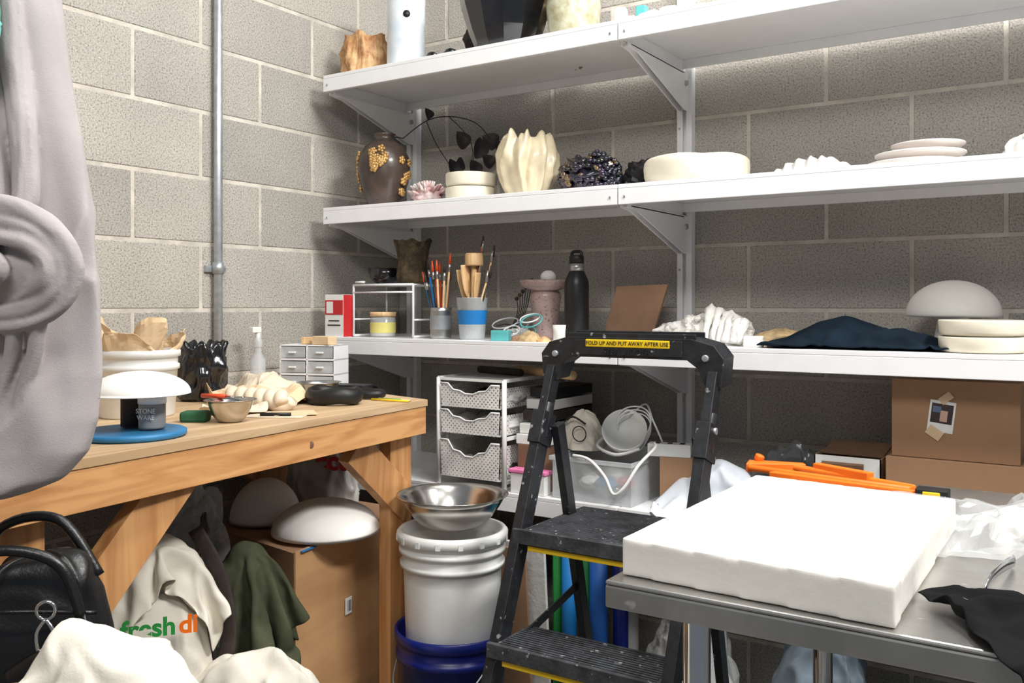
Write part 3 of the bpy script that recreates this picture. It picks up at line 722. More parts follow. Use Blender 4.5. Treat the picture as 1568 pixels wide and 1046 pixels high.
b.lathe([(.036,0),(.038,.004),(.038,.17),(.036,.185),(.024,.21),(.022,.213)],M('black_bottle_paint',S(22,22,24),.38,var=.1),48)
b.lathe([(.024,.213),(.024,.236)],TIN,40); b.lathe([(.0225,.236),(.0225,.258),(.019,.262)],BLACK,40)
b.tube([(-.017,0,.255),(-.014,0,.272),(.014,0,.272),(.017,0,.255)],.005,BLACK,8,sub=4); b.done()
b=B('leaning_clay_slab')
T=Matrix.Translation((1.095,-.20,Z3))@Matrix.Rotation(math.radians(-22),4,'X')
b.prism([(-.09,0),(.075,0),(.10,.185),(-.075,.18)],-.006,.006,TERR,mtx=T@Matrix.Rotation(pi/2,4,'X')); b.done(bevel=.002)
b=B('small_white_bottle',loc=(.985,-.44,Z3)); b.lathe([(.018,0),(.018,.03),(.02,.05)],CERW,20); b.done()
# long lumpy form: pitted body with a crest of uneven finger-like ridges towards one end
b=B('lumpy_white_ceramic_sculpture',loc=(1.385,-.33,Z3),rz=-.12)
b.heap((-.05,0,0),(.25,.15,.062),LUMPW,amp=.022,k=6.5,seed=31,lump=.25,nu=170,nv=84)
b.heap((.05,.005,0),(.22,.15,.088),LUMPW,amp=.020,k=6,seed=37,lump=.25,nu=170,nv=84)
rg=random.Random(5)
for k in range(34):
    u=rg.uniform(-.85,.95); a=rg.uniform(-1.2,1.2); x=u*.145; h=(.060+.03*max(0,1-abs(u-.35)*1.6))
    b.blob((x,-.055*math.sin(a)*math.sqrt(max(.05,1-u*u)),h*math.cos(a)*math.sqrt(max(.08,1-u*u))*.95+.008),(rg.uniform(.022,.045),rg.uniform(.022,.04),rg.uniform(.018,.03)),LUMPW,amp=.5,freq=2.4,seed=k,nu=16,nv=10)
for k in range(6):
    x=.03+.020*k+rg.uniform(-.004,.004); s=1-.07*k; j1,j2=rg.uniform(-.008,.008),rg.uniform(-.006,.006)
    b.tube([(x-.012,.02+j1,.06*s),(x-.002+j2,-.005,.095*s),(x+.008,-.035+j1,.085*s),(x+.014+j2,-.062,.045*s),(x+.018,-.074,.008)],lambda t:.0115+.004*math.sin(t*5+k),LUMPW,10,sub=6,wr=.35)
b.done()
b=B('small_plaster_cube',loc=(1.56,-.42,Z3)); b.box((0,0,.014),(.05,.03,.028),CERW,rz=.2); b.done(bevel=.003)
b=B('bark_piece',loc=(1.60,-.30,Z3)); b.heap((.0,0,0),(.17,.10,.045),TAN,amp=.008,k=7,seed=14); b.done()
b=B('fabric_core'); b.heap((1.82,-.36,Z3),(.34,.15,.036),NAVY,amp=.003,k=3,seed=41,p=5,taper=.05,lump=.04); b.heap((1.77,-.345,Z3),(.22,.12,.066),NAVY,amp=.004,k=3,seed=44,p=3,taper=.3,lump=.1); bc=b.done()
o=drape('folded_navy_fabric',NAVY,.40,.21,(1.81,-.355,Z3+.085),.05,[bc],Z3,frames=26,grow=.20,res=.011,noise_amp=.03,seed=5,thick=.005); keep(bc,o)
b=B('white_mushroom_dome',loc=(2.00,-.17,Z3))
P=[(.112*math.cos(i/14*pi/2)+.0005,.085+.088*math.sin(i/14*pi/2)) for i in range(15)]
b.lathe([(.05,0),(.045,.02),(.035,.08),(.10,.078),(.111,.080)]+P,PLASTER,64); b.done()
def straight_bowl(name,loc,r,h,n,mat,wob=0):
    b=B(name,loc=loc)
    for k in range(n):
        z=k*h
        def md(th,v,rr,zz): return (rr*(1+wob*noise.noise(Vector((math.cos(th),math.sin(th),k+1)))),zz+(wob*.25*r*noise.noise(Vector((math.cos(th)*1.5,math.sin(th)*1.5,k+5))) if zz>h*.6 else 0))
        b.lathe([(r*.85,z),(r*.95,z+.003),(r*.985,z+h*.25),(r,z+h*.9),(r*.99,z+h*.97),(r*.96,z+h*.97),(r*.93,z+h*.3),(r*.3,z+h*.25)],mat,64,mod=md)
    return b.done()
straight_bowl('stacked_cream_bowls',(2.09,-.40,Z3),.092,.038,2,CREAM)
b=B('pale_wooden_rods',loc=(2.20,-.26,Z3))
for k in range(6): b.tube([(.012*k-.02,.01*(k%2),0),(.012*k-.015+.004*k,.01*(k%2),.13+.03*((k*3)%4))],.008,SKINY,8)
b.tube([(-.02,.01,.10),(-.022,.03,.30)],.004,ORANGE,8); b.done()

# ------------------------------------------------------------------ shelf 2 items
b=B('brown_vase_with_gold_flowers',loc=(.245,-.37,Z2))
prof=[(.045,0),(.05,.004),(.066,.04),(.083,.09),(.090,.135),(.086,.175),(.068,.21),(.045,.228),(.033,.235),(.034,.25),(.040,.256),(.034,.256),(.028,.24),(.05,.2)]
b.lathe(prof,BROWNV,64)
def rad(z):
    for (r0,z0),(r1,z1) in zip(prof,prof[1:]):
        if z0<=z<=z1 and z1>z0: return r0+(r1-r0)*(z-z0)/(z1-z0)
    return .05
def flower(th,z):
    r=rad(z)+.004; c=Vector((r*math.cos(th),r*math.sin(th),z)); b.blob(c,(.014,.014,.014),GOLD,seed=z*9,nu=8,nv=6)
    t=Vector((-math.sin(th),math.cos(th),0)); u=Vector((0,0,1))
    for k in range(5):
        a=k*2*pi/5; b.blob(c+t*(.009*math.cos(a))+u*(.009*math.sin(a)),(.012,.012,.012),GOLD,seed=k,nu=8,nv=6)
for k in range(16): flower(math.radians(-150)+random.uniform(-.5,.35)-.2,.07+.13*k/16)
for k in range(18): flower(math.radians(-62)+random.uniform(-.28,.28),.12+.075*random.random())
for k in range(9): flower(math.radians(5)+random.uniform(-.35,.3),.04+.12*random.random())
b.done()
b=B('dried_leaf_branch')
main=[(.27,-.30,1.80),(.31,-.22,1.87),(.38,-.18,1.885),(.47,-.15,1.86),(.53,-.14,1.80)]
b.tube(main,.0018,LEAF,6,sub=6); b.tube([(.31,-.22,1.87),(.30,-.15,1.80),(.33,-.1,1.72)],.0015,LEAF,6,sub=5); b.tube([(.38,-.18,1.885),(.45,-.15,1.80),(.46,-.14,1.70)],.0015,LEAF,6,sub=5)
b.tube([(.27,-.37,1.79),(.27,-.33,1.80),(.27,-.30,1.80)],.0018,LEAF,6)
for c,a,s in (((.42,-.16,1.80),.4,.05),((.48,-.14,1.77),-.3,.055),((.53,-.14,1.79),1.0,.05),((.46,-.14,1.70),.2,.045),((.40,-.15,1.72),-.8,.04),((.34,-.11,1.72),.1,.04),((.52,-.14,1.72),.6,.04),((.57,-.14,1.76),.2,.04),((.30,-.2,1.90),.2,.03)):
    def fn(u,v,c=c,a=a,s=s):
        w=math.sin(pi*min(1,v*1.0+.02))**.7*.62*s; x=(u-.5)*2*w; y=(v-.5)*2*s*.7
        return (c[0]+x*math.cos(a)-y*math.sin(a),c[1]+.3*abs(x)+.01*math.sin(v*4),c[2]+x*math.sin(a)+y*math.cos(a))
    b.grid(fn,6,8,LEAF)
b.done()
b=B('pink_coral_ceramic',loc=(.425,-.36,Z2))
b.blob((0,0,.03),(.11,.08,.06),PINKC,amp=.2,seed=1,flat=-.98)
for k in range(70):
    th=random.uniform(0,2*pi);ph=random.uniform(.1,1.35); d=Vector((math.sin(ph)*math.cos(th),math.sin(ph)*math.sin(th),math.cos(ph)*.9))
    p=Vector((0,0,.03))+Vector((d.x*.050,d.y*.036,d.z*.03)); b.tube([p,p+d*.018,p+d*.03],lambda t:.006*(1-.55*t),PINKC if k%4 else CERW,6)
b.done()
straight_bowl('stacked_bisque_bowls',(.605,-.36,Z2),.081,.046,2,CREAM,.03)
b=B('ruffled_cream_vase',loc=(.805,-.33,Z2))
def md(th,v,r,z):
    w=.5+.5*math.sin(th*9+.9*math.sin(z*22)+noise.noise(Vector((math.cos(th)*2,math.sin(th)*2,z*8)))*3.0)
    k=1+.26*(w-.5)+.10*noise.noise(Vector((math.cos(th)*4,math.sin(th)*4,z*26)))
    return (r*k,z+(.022*(w-.3)+.014*noise.noise(Vector((math.cos(th)*3,math.sin(th)*3,4))))*(1 if v>.55 and v<.9 else .25))
P=[(.05,0),(.06,.008),(.072,.03),(.082,.06),(.088,.09),(.090,.115),(.088,.14),(.08,.165),(.072,.183),(.066,.192),(.058,.19),(.052,.17),(.05,.12),(.045,.06)]
b.lathe(P,CREAMR,144,mod=md); b.done()
b=B('iridescent_bubbled_sculpture',loc=(1.025,-.33,Z2))
b.blob((0,0,.055),(.18,.12,.11),IRID,amp=.35,freq=2.5,seed=5,flat=-.98)
for k in range(300):
    th=random.uniform(0,2*pi);z=random.uniform(-.7,1); s=math.sqrt(1-z*z)**.8; sz=random.uniform(.012,.026)
    b.blob((.098*s*math.cos(th),.06*s*math.sin(th),max(.008,.054+z*(.056+.012*math.cos(th*2+1))+random.uniform(-.004,.008))),(sz,sz,sz*.8),IRID,amp=.25,seed=k,nu=9,nv=6)
b.done()
b=B('black_rock_ceramic',loc=(1.165,-.25,Z2)); b.blob((0,0,.05),(.12,.09,.10),ROCKB,amp=.6,freq=3,seed=15,flat=-.9,smooth=False,nu=24,nv=14); b.done()
b=B('wide_cream_bowl',loc=(1.36,-.31,Z2)); 
def md(th,v,r,z): return (r*(1+.03*noise.noise(Vector((math.cos(th)*1.2,math.sin(th)*1.2,1)))),z+(.008*noise.noise(Vector((math.cos(th)*1.4,math.sin(th)*1.4,7))) if z>.03 else 0))
b.lathe([(.12,0),(.138,.004),(.146,.03),(.148,.055),(.146,.07),(.140,.078),(.130,.078),(.12,.062),(.05,.055)],CREAM,80,mod=md); b.done()
b=B('ridged_white_shell',loc=(1.68,-.30,Z2))
def fn(u,v):
    x=(u-.5)*.24; y=(v-.5)*.12; e=max(0,1-(2*u-1)**2)**.7*max(0,1-(2*v-1)**4)
    z=.058*e*(1-.3*abs(2*v-1))+.007*e*math.sin(u*52+2*math.sin(v*5)+3*noise.noise(Vector((u*5,v*3,1))))
    return (x,y+.006*math.sin(u*46)*e,max(z,.0))
b.grid(fn,120,24,CERW); b.done()
b=B('stacked_ceramic_plates',loc=(1.93,-.30,Z2))
for k,(dx,z,r) in enumerate(((0,0,.112),(.012,.022,.105),(.030,.044,.085))):
    b.lathe([(r*.6,z),(r*.8,z+.004),(r,z+.018),(r*1.0,z+.022),(r*.97,z+.022),(r*.75,z+.010),(r*.2,z+.009)],M('bisque_plate%d'%k,S(214,206,200),.7,var=.04),56,c=(dx,0,0))
b.done()
b=B('folded_white_ceramic',loc=(2.19,-.30,Z2)); b.heap((0,0,0),(.16,.13,.07),CERW,amp=.02,k=5,seed=5); b.heap((.03,0,.03),(.13,.10,.08),CERW,amp=.02,k=5,seed=6); b.done()

# ------------------------------------------------------------------ shelf 1 items
b=B('amber_ruffled_pot',loc=(.15,-.36,Z1))
def md(th,v,r,z):
    k=1+.06*math.sin(th*8+z*30)+.16*noise.noise(Vector((math.cos(th)*3,math.sin(th)*3,z*30)))+.12*noise.noise(Vector((math.cos(th)*8,math.sin(th)*8,z*70)))+.05*noise.noise(Vector((math.cos(th)*20,math.sin(th)*20,z*160))); return (r*k,z+.008*math.sin(th*5+1)*(v>.5))
b.lathe([(.058,0),(.070,.01),(.078,.03),(.080,.05),(.080,.07),(.080,.09),(.079,.11),(.076,.13),(.068,.152),(.058,.15),(.055,.10),(.04,.04)],AMBER,130,mod=md); b.done()
b=B('white_perforated_cylinder_vase',loc=(.335,-.36,Z1))
BW=M('blue_white_glaze',S(226,231,234),.3,vs=9,col2=S(200,210,218),coat=.4,bump=.3,bs=25)
b.lathe([(.062,0),(.066,.005),(.064,.15),(.066,.30),(.062,.31),(.056,.30),(.054,.02)],BW,56)
for k,(a,z,r) in enumerate(((-.85,.186,.012),)):
    c=Vector((.0655*math.cos(a),.0655*math.sin(a),z)); d=Vector((math.cos(a),math.sin(a),0)); b.tube([c-d*.004,c+d*.0008],r,BLACK,16)
b.done()
b=B('dark_looped_ceramic',loc=(.475,-.34,Z1))
for k in range(4):
    b.tube([(-.03+.025*k+.022*math.cos(a*pi/5),.025*math.sin(a*pi/5)*(1 if k%2 else -1),.032+.018*math.sin(a*pi/5+k)) for a in range(10)],.009,GLOSSB,10,closed=True,sub=3)
b.done()
b=B('black_faceted_bowl',loc=(.71,-.31,Z1))
b.lathe([(.075,0),(.085,.006),(.12,.09),(.145,.17),(.155,.23),(.150,.235),(.14,.20),(.07,.03)],GLOSSB,12,smooth=False); b.done(bevel=.004)
b=B('brown_feathered_ceramic',loc=(.53,-.2,Z1))
b.blob((0,0,.13),(.10,.08,.20),DBROWN,amp=.5,freq=3,seed=4); b.lathe([(.03,0),(.025,.08)],DBROWN,16); b.done()
b=B('brown_spiky_shell',loc=(.885,-.15,Z1)); b.blob((0,0,.12),(.09,.07,.20),TAN,amp=.6,freq=4,seed=8); b.lathe([(.03,0),(.025,.08)],DBROWN,16); b.done()
b=B('celadon_crackle_pot',loc=(.965,-.32,Z1)); b.lathe([(.055,0),(.062,.008),(.078,.06),(.084,.12),(.08,.17),(.07,.20),(.066,.20),(.07,.12),(.05,.03)],CRACK,56); b.done()
b=B('white_ceramic_shards',loc=(1.19,-.33,Z1)); b.box((-.04,0,.03),(.05,.04,.06),CERW,rz=.4); b.box((.0,.02,.045),(.03,.03,.09),TEAL,rz=.1); b.box((.045,-.01,.028),(.06,.05,.055),CERW,rz=-.3); b.lathe([(.02,0),(.022,.09),(.018,.1)],WHITEP,20,c=(-.075,.03,0)); b.lathe([(.03,0),(.035,.06),(.03,.06)],CERW,20,c=(.1,.0,0)); b.done(bevel=.003)

# ------------------------------------------------------------------ shelf 4 items
def carton(name,a,c,mat=CARD):
    b=B(name); b.bx(a,c,mat)
    b.bx((a[0]+.0,(a[1]+c[1])/2-.025,c[2]),(c[0],(a[1]+c[1])/2+.025,c[2]+.0006),CARDD)
    return b
b=carton('cardboard_box',(1.885,-.42,Z4),(2.20,-.10,.853)); b.done(bevel=.003)
b=carton('cardboard_box',(1.895,-.40,.8545),(2.168,-.12,1.040)); 
b.box((2.005,-.401,.955),(.056,.0015,.074),PAPER,ry=.12); b.box((2.006,-.402,.962),(.047,.0012,.046),M('photo_dark',S(52,44,46),.3),ry=.12); b.box((2.010,-.4025,.956),(.016,.001,.026),M('photo_skin',S(206,170,150),.3),ry=.12); b.box((1.996,-.4025,.972),(.018,.001,.014),M('photo_blue',S(90,110,140),.3),ry=.12)
b.box((2.015,-.4025,.999),(.03,.001,.018),KRAFT,ry=-.7); b.box((1.99,-.4025,.916),(.035,.001,.024),KRAFT,ry=.6); b.done(bevel=.003)
b=B('open_cardboard_box'); b.bx((1.71,-.40,Z4),(1.87,-.397,.84),PAPER); b.bx((1.71,-.15,Z4),(1.87,-.147,.84),CARD); b.bx((1.71,-.40,Z4),(1.713,-.15,.84),CARD); b.bx((1.867,-.40,Z4),(1.87,-.15,.84),CARD)
b.box((1.79,-.28,.846),(.15,.13,.004),CARDD,rx=.12); b.box((1.78,-.40,.80),(.10,.012,.05),CARDD,rx=.3); b.done()
b=B('dark_plastic_bag',loc=(1.59,-.19,Z4)); b.heap((0,0,0),(.20,.16,.13),DBROWN,amp=.01,k=4,seed=4); b.paper((0,0,0),(.22,.18,.17),FILMD,seed=3,f=2.5,amp=.25,nu=70,nv=30); b.done()
b=B('bag_contents'); b.heap((1.47,-.40,Z4),(.18,.13,.13),PALEB,amp=.02,k=5,seed=13,lump=.2); bc=b.done()
o=drape('white_plastic_bags',PALEB,.34,.26,(1.47,-.41,Z4+.17),.3,[bc],Z4,frames=26,grow=.32,res=.011,noise_amp=.07,seed=2,thick=.001,bend=1.5); keep(bc,o)
b=B('clear_plastic_bin')
X0,X1,Y0,Y1=.985,1.235,-.48,-.18
for a,c in (((X0,Y0,Z4),(X1,Y0+.003,.775)),((X0,Y1,Z4),(X1,Y1+.003,.775)),((X0,Y0,Z4),(X0+.003,Y1,.775)),((X1,Y0,Z4),(X1+.003,Y1,.775)),((X0,Y0,Z4),(X1,Y1,Z4+.003)),((X0-.008,Y0-.008,.77),(X1+.008,Y0,.782)),((X0-.008,Y1,.77),(X1+.008,Y1+.008,.782)),((X0-.008,Y0,.77),(X0,Y1,.782)),((X1,Y0,.77),(X1+.008,Y1,.782))): b.bx(a,c,CLEAR)
for k in range(14): b.blob((random.uniform(X0+.05,X1-.05),random.uniform(Y0+.05,Y1-.05),Z4+.02+.04*random.random()),(.07,.05,.04),random.choice([WHITEP,CERW,DBROWN,TIN,RED,BLUEC]),seed=k)
b.done(bevel=.001,seg=1)
b=B('canvas_drawstring_bag',loc=(1.02,-.33,.785)); b.heap((-.01,0,0),(.13,.10,.115),CANVAS,amp=.010,k=3,seed=2,taper=.1); b.tube([(-.06,-.04,.08),(-.02,-.055,.1),(.02,-.05,.08)],.003,DBROWN,6,sub=4)
b.lathe([(.024,.0),(.024,.001),(.021,.001),(.021,.0)],INK,24,mtx=Matrix.Translation((0,-.052,.05))@Matrix.Rotation(pi/2,4,'X'),cap=False); b.done()
b=B('white_enamel_colander',loc=(1.15,-.34,.785))
b.lathe([(.02,-.03),(.045,-.025),(.062,.0),(.066,.03),(.063,.03),(.055,.0),(.03,-.018)],WHITEP,48,c=(0,0,.055),mtx=Matrix.Rotation(math.radians(55),4,'X')@Matrix.Rotation(.3,4,'Y'))
b.tube([(-.05,-.02,.05),(-.07,-.04,.02),(.0,-.06,.002),(.06,-.03,.02)],.005,WHITEP,8,sub=5)
for k in range(3): b.tube([(.02+.05*math.cos(a*pi/6),.02+.02*math.sin(a),.06+.055*math.sin(a*pi/6)+.01*k) for a in range(12)],.0022,WHITE,6,closed=True,sub=3)
b.done()
b=B('white_power_strip',loc=(1.30,-.36,.81),rz=.25); b.box((0,0,0),(.12,.045,.035),WHITEP)
for k in range(3): b.box((-.035+.035*k,-.0,.018),(.014,.02,.002),BLACK)
b.box((.02,0,-.083),(.09,.05,.13),CARD); b.done(bevel=.004)
b=B('white_cable'); b.tube([(1.06,-.49,.79),(1.12,-.505,.785),(1.17,-.51,.745),(1.20,-.515,.70),(1.23,-.51,.72),(1.26,-.48,.78),(1.28,-.42,.82),(1.27,-.40,.83)],.0045,WHITEP,8,sub=8)
b.tube([(1.12,-.3,.86),(1.17,-.25,.92),(1.22,-.3,.88),(1.25,-.3,.82)],.003,WHITE,8,sub=8); b.done()
b=B('brown_cardboard_organizer'); b.bx((.845,-.45,Z4),(.945,-.20,.80),CARDD); b.bx((.84,-.45,.80),(.95,-.34,.83),WHITEP); b.done(bevel=.002)
b=B('pink_lidded_container'); b.bx((.845,-.49,Z4),(.965,-.455,.72),WHITEP); b.bx((.84,-.494,.72),(.97,-.452,.732),PINK); b.done(bevel=.003)
b=B('side_storage_boxes'); 
for k,(z,mt) in enumerate(((.831,WHITEP),(.868,DBROWN),(.901,WHITEP),(.936,BLACK))): b.bx((.845,-.44+.02*k,z),(.94,-.15,z+.03),mt)
b.done(bevel=.003)
b=B('rolled_vellum',loc=(0,0,0)); b.tube([(.72,-.25,1.006),(1.02,-.42,1.011)],.014,WOODL,14); b.tube([(.60,-.3,1.006),(.80,-.36,1.006)],.012,DBROWN,12); b.done()

# ------------------------------------------------------------------ under shelf 4 / behind ladder
b=B('rolled_plastic_sheets')
for x,y,r,mt,h in ((.985,-.45,.014,GREEN,.60),(1.03,-.46,.022,BLUE,.60),(1.075,-.44,.016,GREEN,.58),(1.12,-.45,.026,M('blue_foam',S(28,90,170),.6),.59),(1.18,-.43,.022,BLUED,.59),(1.17,-.36,.03,CERW,.55)):
    b.tube([(x,y,0),(x,y,h)],r,mt,20)
b.done()
b=B('flattened_cardboard'); b.box((.90,-.56,.28),(.10,.012,.50),CARD,rx=.12,rz=.2); b.box((.90,-.48,.27),(.14,.012,.50),CERW,rx=.08); b.box((.82,-.50,.25),(.12,.012,.5),CARDD,rx=.1); b.done()
b=B('clear_plastic_bag_pile',loc=(1.38,-.40,0)); b.heap((0,0,0),(.26,.24,.38),CERW,amp=.02,k=4,seed=7); b.paper((0,0,0),(.30,.28,.45),FILM,seed=6,f=2.5,amp=.3,nu=80,nv=36); b.done()
b=B('blue_fabric_bundle',loc=(1.73,-.40,0)); b.heap((0,0,0),(.32,.30,.45),M('slate_cloth',S(120,134,146),.9,var=.2),amp=.03,k=4,seed=16); b.done()
b=B('storage_crate',loc=(.45,-.3,0)); b.bx((-.3,-.15,0),(.25,.2,.4),CARDD); b.done(bevel=.004)

# ------------------------------------------------------------------ below the bench
b=B('plywood_faced_box'); b.prism([(.25,-1.08),(.632,-1.145),(.545,-.60),(.22,-.60)],.0,.595,CARD)
b.add([(.636,-1.147,.01),(.549,-.602,.01),(.549,-.602,.60),(.636,-1.147,.60),(.630,-1.148,.01),(.543,-.603,.01),(.543,-.603,.60),(.630,-1.148,.60)],[(0,1,2,3),(7,6,5,4),(3,2,6,7),(0,3,7,4),(1,5,6,2)],PLYF)
b.box((.605,-.925,.40),(.0015,.03,.045),PAPER,rz=math.radians(9)); 
for k in range(5): b.box((.6062,-.933+.004*k,.40),(.0008,.0018,.03),INK,rz=math.radians(9))
b.box((.627,-1.10,.597),(.02,.06,.002),BLUE,rz=.16)
b.box((.45,-1.115,.30),(.012,.01,.55),CARDD); b.done(bevel=.002)
def dome(name,loc,r,h,rx=0,ry=0):
    b=B(name,loc=loc); P=[(r*math.cos(i/14*pi/2)+.0005,h*math.sin(i/14*pi/2)) for i in range(15)]
    b.lathe([(r*.3,0),(r*.98,-.0),(r*1.0,.002)]+P,PLASTER,64,mtx=Matrix.Rotation(rx,4,'X')@Matrix.Rotation(ry,4,'Y')); return b.done()
dome('plaster_dome_mold',(.560,-.965,.606),.145,.086)
dome('plaster_dome_mold',(.305,-.95,.60),.10,.12)
b=B('plastic_shopping_bag',loc=(.28,-.70,.60),rz=math.radians(25)); b.heap((0,0,0),(.24,.10,.25),M('grey_film_bag',S(196,194,190),.35,var=.2,vs=8),amp=.02,k=4,seed=3,taper=.1,p=4)
bag=b.done(); text(bag,'ect',.08,(.05,-.062,.14),(pi/2,0,0),RED,bold=.003)
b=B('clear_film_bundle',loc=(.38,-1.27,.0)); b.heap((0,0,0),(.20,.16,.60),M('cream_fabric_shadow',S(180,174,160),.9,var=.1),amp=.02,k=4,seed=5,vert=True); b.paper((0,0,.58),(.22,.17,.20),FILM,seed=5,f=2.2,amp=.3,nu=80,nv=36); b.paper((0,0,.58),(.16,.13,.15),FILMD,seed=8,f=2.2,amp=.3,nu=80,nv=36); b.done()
b=B('jacket_core'); b.heap((.625,-1.285,0),(.20,.09,.64),OLIVE,amp=.012,k=4.2,seed=5,p=4,taper=.3,vert=True,lump=.12,rz=math.radians(50)); bc=b.done()
o=drape('olive_canvas_jacket',OLIVE,.46,.56,(.63,-1.30,.70),math.radians(50),[bc],0.0,frames=34,grow=.15,res=.013,noise_amp=.04,seed=21,thick=.004,bend=.8); keep(bc,o)
b=B('dark_brown_straps',loc=(.62,-1.41,0),rz=math.radians(54)); b.heap((0,.02,0),(.07,.07,.74),DBROWN,amp=.014,k=5,seed=5,vert=True,taper=.2)
b.tube([(-.02,-.03,.72),(.03,-.055,.62),(.05,-.07,.50),(.03,-.07,.40),(-.02,-.06,.36),(-.04,-.06,.46)],.018,DBROWN,8,sub=6,sq=.25); b.done()
ra=math.radians(54)
b=B('canvas_tote_bag',loc=(.62,-1.55,.0),rz=ra)
b.heap((0,0,0),(.29,.16,.60),CANVAS,amp=.012,k=3,seed=9,p=5,taper=.05,vert=True,lump=.05,e=.6)
tote=b.done()
text(tote,'fresh',.052,(.000,-.104,.560),(pi/2,0,0),GREEN,bold=.0016); text(tote,'di',.052,(.077,-.104,.560),(pi/2,0,0),ORANGE,bold=.0016)
b=B('cloth_pile_core'); b.heap((.60,-1.535,.57),(.20,.10,.13),CANVAS,amp=.03,k=4,seed=15,p=3,lump=.25,rz=ra); bc=b.done()
o=drape('crumpled_white_linen',CANVAS,.30,.22,(.60,-1.53,.77),ra,[bc,tote],None,frames=22,grow=.40,res=.010,noise_amp=.08,seed=33,thick=.003,bend=.2); keep(bc,o)
b=B('laundry_core'); b.heap((.79,-1.42,0),(.34,.15,.45),CANVAS,amp=.05,k=3.6,seed=38,p=5.0,taper=.05,lump=.15,rz=.9); bc=b.done()
o=drape('rumpled_canvas_cloth',CANVAS,.48,.32,(.79,-1.42,.56),.9,[bc],0.0,frames=30,grow=.42,res=.0105,noise_amp=.10,seed=51,thick=.003,bend=.15); keep(bc,o)
b=B('laundry_core'); b.heap((1.31,-2.07,0),(.23,.10,.79),CANVAS,amp=.03,k=4.2,seed=33,p=6.0,taper=.05,lump=.15,rz=.75); bc=b.done()
o=drape('rumpled_canvas_cloth',CANVAS,.38,.28,(1.31,-2.07,.875),.75,[bc],0.0,frames=28,grow=.45,res=.009,noise_amp=.09,seed=77,thick=.003,bend=.15); keep(bc,o)

# ------------------------------------------------------------------ black leather bag
BX_,BY_=1.06,-2.04
b=B('wooden_stool'); b.lathe([(.10,.565),(.10,.595)],FIR,40,c=(BX_,BY_,0))
for k in range(4):
    a=k*pi/2+.5; b.tube([(BX_+.07*math.cos(a),BY_+.07*math.sin(a),.565),(BX_+.09*math.cos(a),BY_+.09*math.sin(a),0)],.014,FIR,10)
b.done()
b=B('black_leather_handbag',loc=(BX_,BY_,.596),rz=math.radians(40))
b.heap((0,0,0),(.25,.14,.27),LEATHER,amp=.014,k=2.6,seed=6,p=4,taper=.22,lump=.08,e=.6)
b.tube([(-.08,-.05,.22),(-.07,-.075,.28),(.0,-.08,.295),(.06,-.075,.27),(.085,-.07,.20)],.0075,LEATHER,10,sub=7)
b.tube([(-.09,.03,.22),(-.06,.03,.30),(.02,.03,.31),(.08,.02,.23)],.0075,LEATHER,10,sub=7)
b.tube([(-.11,-.055,.20),(0,-.086,.215),(.10,-.055,.20)],.003,LEATHER,8,sub=6)
b.tube([(.085,-.07,.20),(.10,-.085,.16),(.115,-.08,.12),(.13,-.06,.09)],.012,LEATHER,10,sub=6,sq=.35)
b.tube([(.0,-.085,.12),(.06,-.098,.155),(.11,-.08,.14),(.14,-.05,.10)],.018,LEATHER,10,sub=6,sq=.4)
cz=.215; hx=.045
b.tube([(hx+.012*math.cos(a*pi/5),-.085,cz+.012*math.sin(a*pi/5)) for a in range(10)],.0026,CHROME,8,closed=True,sub=2)
b.tube([(hx,-.086,cz-.011),(hx-.010,-.090,cz-.03),(hx-.004,-.093,cz-.06),(hx+.008,-.093,cz-.06),(hx+.012,-.09,cz-.03),(hx,-.086,cz-.011)],.0028,CHROME,8,sub=4)
b.tube([(-.01,-.105,.125),(.06,-.110,.13)],.0035,CHROME,8)
b.done()

# ------------------------------------------------------------------ hanging knotted sweatshirt on garment rail
b=B('garment_rail'); b.tube([(.55,-2.15,1.93),(1.35,-2.05,1.93)],.012,CHROME,14); b.tube([(.55,-2.15,1.93),(.55,-2.15,BZ)],.012,CHROME,14); b.done()
b=B('hanging_grey_sweatshirt')
cx0,cy0=1.03,-2.085
rt=Vector((.8357,.5492,0)); fw=Vector((-.5492,.8357,0))
RK=[(.945,.0),(.955,.05),(.975,.10),(1.015,.135),(1.06,.152),(1.12,.158),(1.28,.149),(1.46,.128),(1.645,.095),(1.92,.07)]
def Redge(z):
    for (z0,r0),(z1,r1) in zip(RK,RK[1:]):
        if z<=z1: 
            t=max(0,(z-z0)/(z1-z0)); return r0+(r1-r0)*t
    return RK[-1][1]
def body(u,v):
    th=2*pi*u; z=1.92-v*.975
    R=Redge(z); Lf=-.15; half=(R-Lf)/2; c=(R+Lf)/2
    ct,st=math.cos(th),math.sin(th)
    kn=z-1.28
    xx=c+ct*half
    if kn>0:
        # long gathers converging on the knot
        cv=(xx-.055)/(.35+kn*1.6)
        f=.012*(1-abs(math.sin(cv*17+1.2*noise.noise(Vector((cv*3,v*2,1))))))**1.2+.006*noise.noise(Vector((ct*4,st,v*6)))
    else:
        # folds falling away from the knot in curves
        ang=math.atan2(xx-.055,-kn+.05)
        f=.015*(1-abs(math.sin(ang*4.2+1.5*noise.noise(Vector((xx*9,kn*7,2))))))**1.3*min(1,(-kn+.02)*8)+.006*noise.noise(Vector((ct*4,st,v*9)))
        f*=max(.35,1-max(0,-kn-.2)*3)
    pinch=1-.25*math.exp(-(kn/.10)**2)
    x=c+ct*(half-.004)+ct*f*.2; y=st*(.040*pinch)+(-f if st<0 else f)
    p=Vector((cx0,cy0,0))+rt*x+fw*y
    return (p.x,p.y,z)
b.grid(body,200,140,HOOD,wrap=True)
def P3(x,y,z): p=Vector((cx0,cy0,0))+rt*x+fw*y; return (p.x,p.y,z)
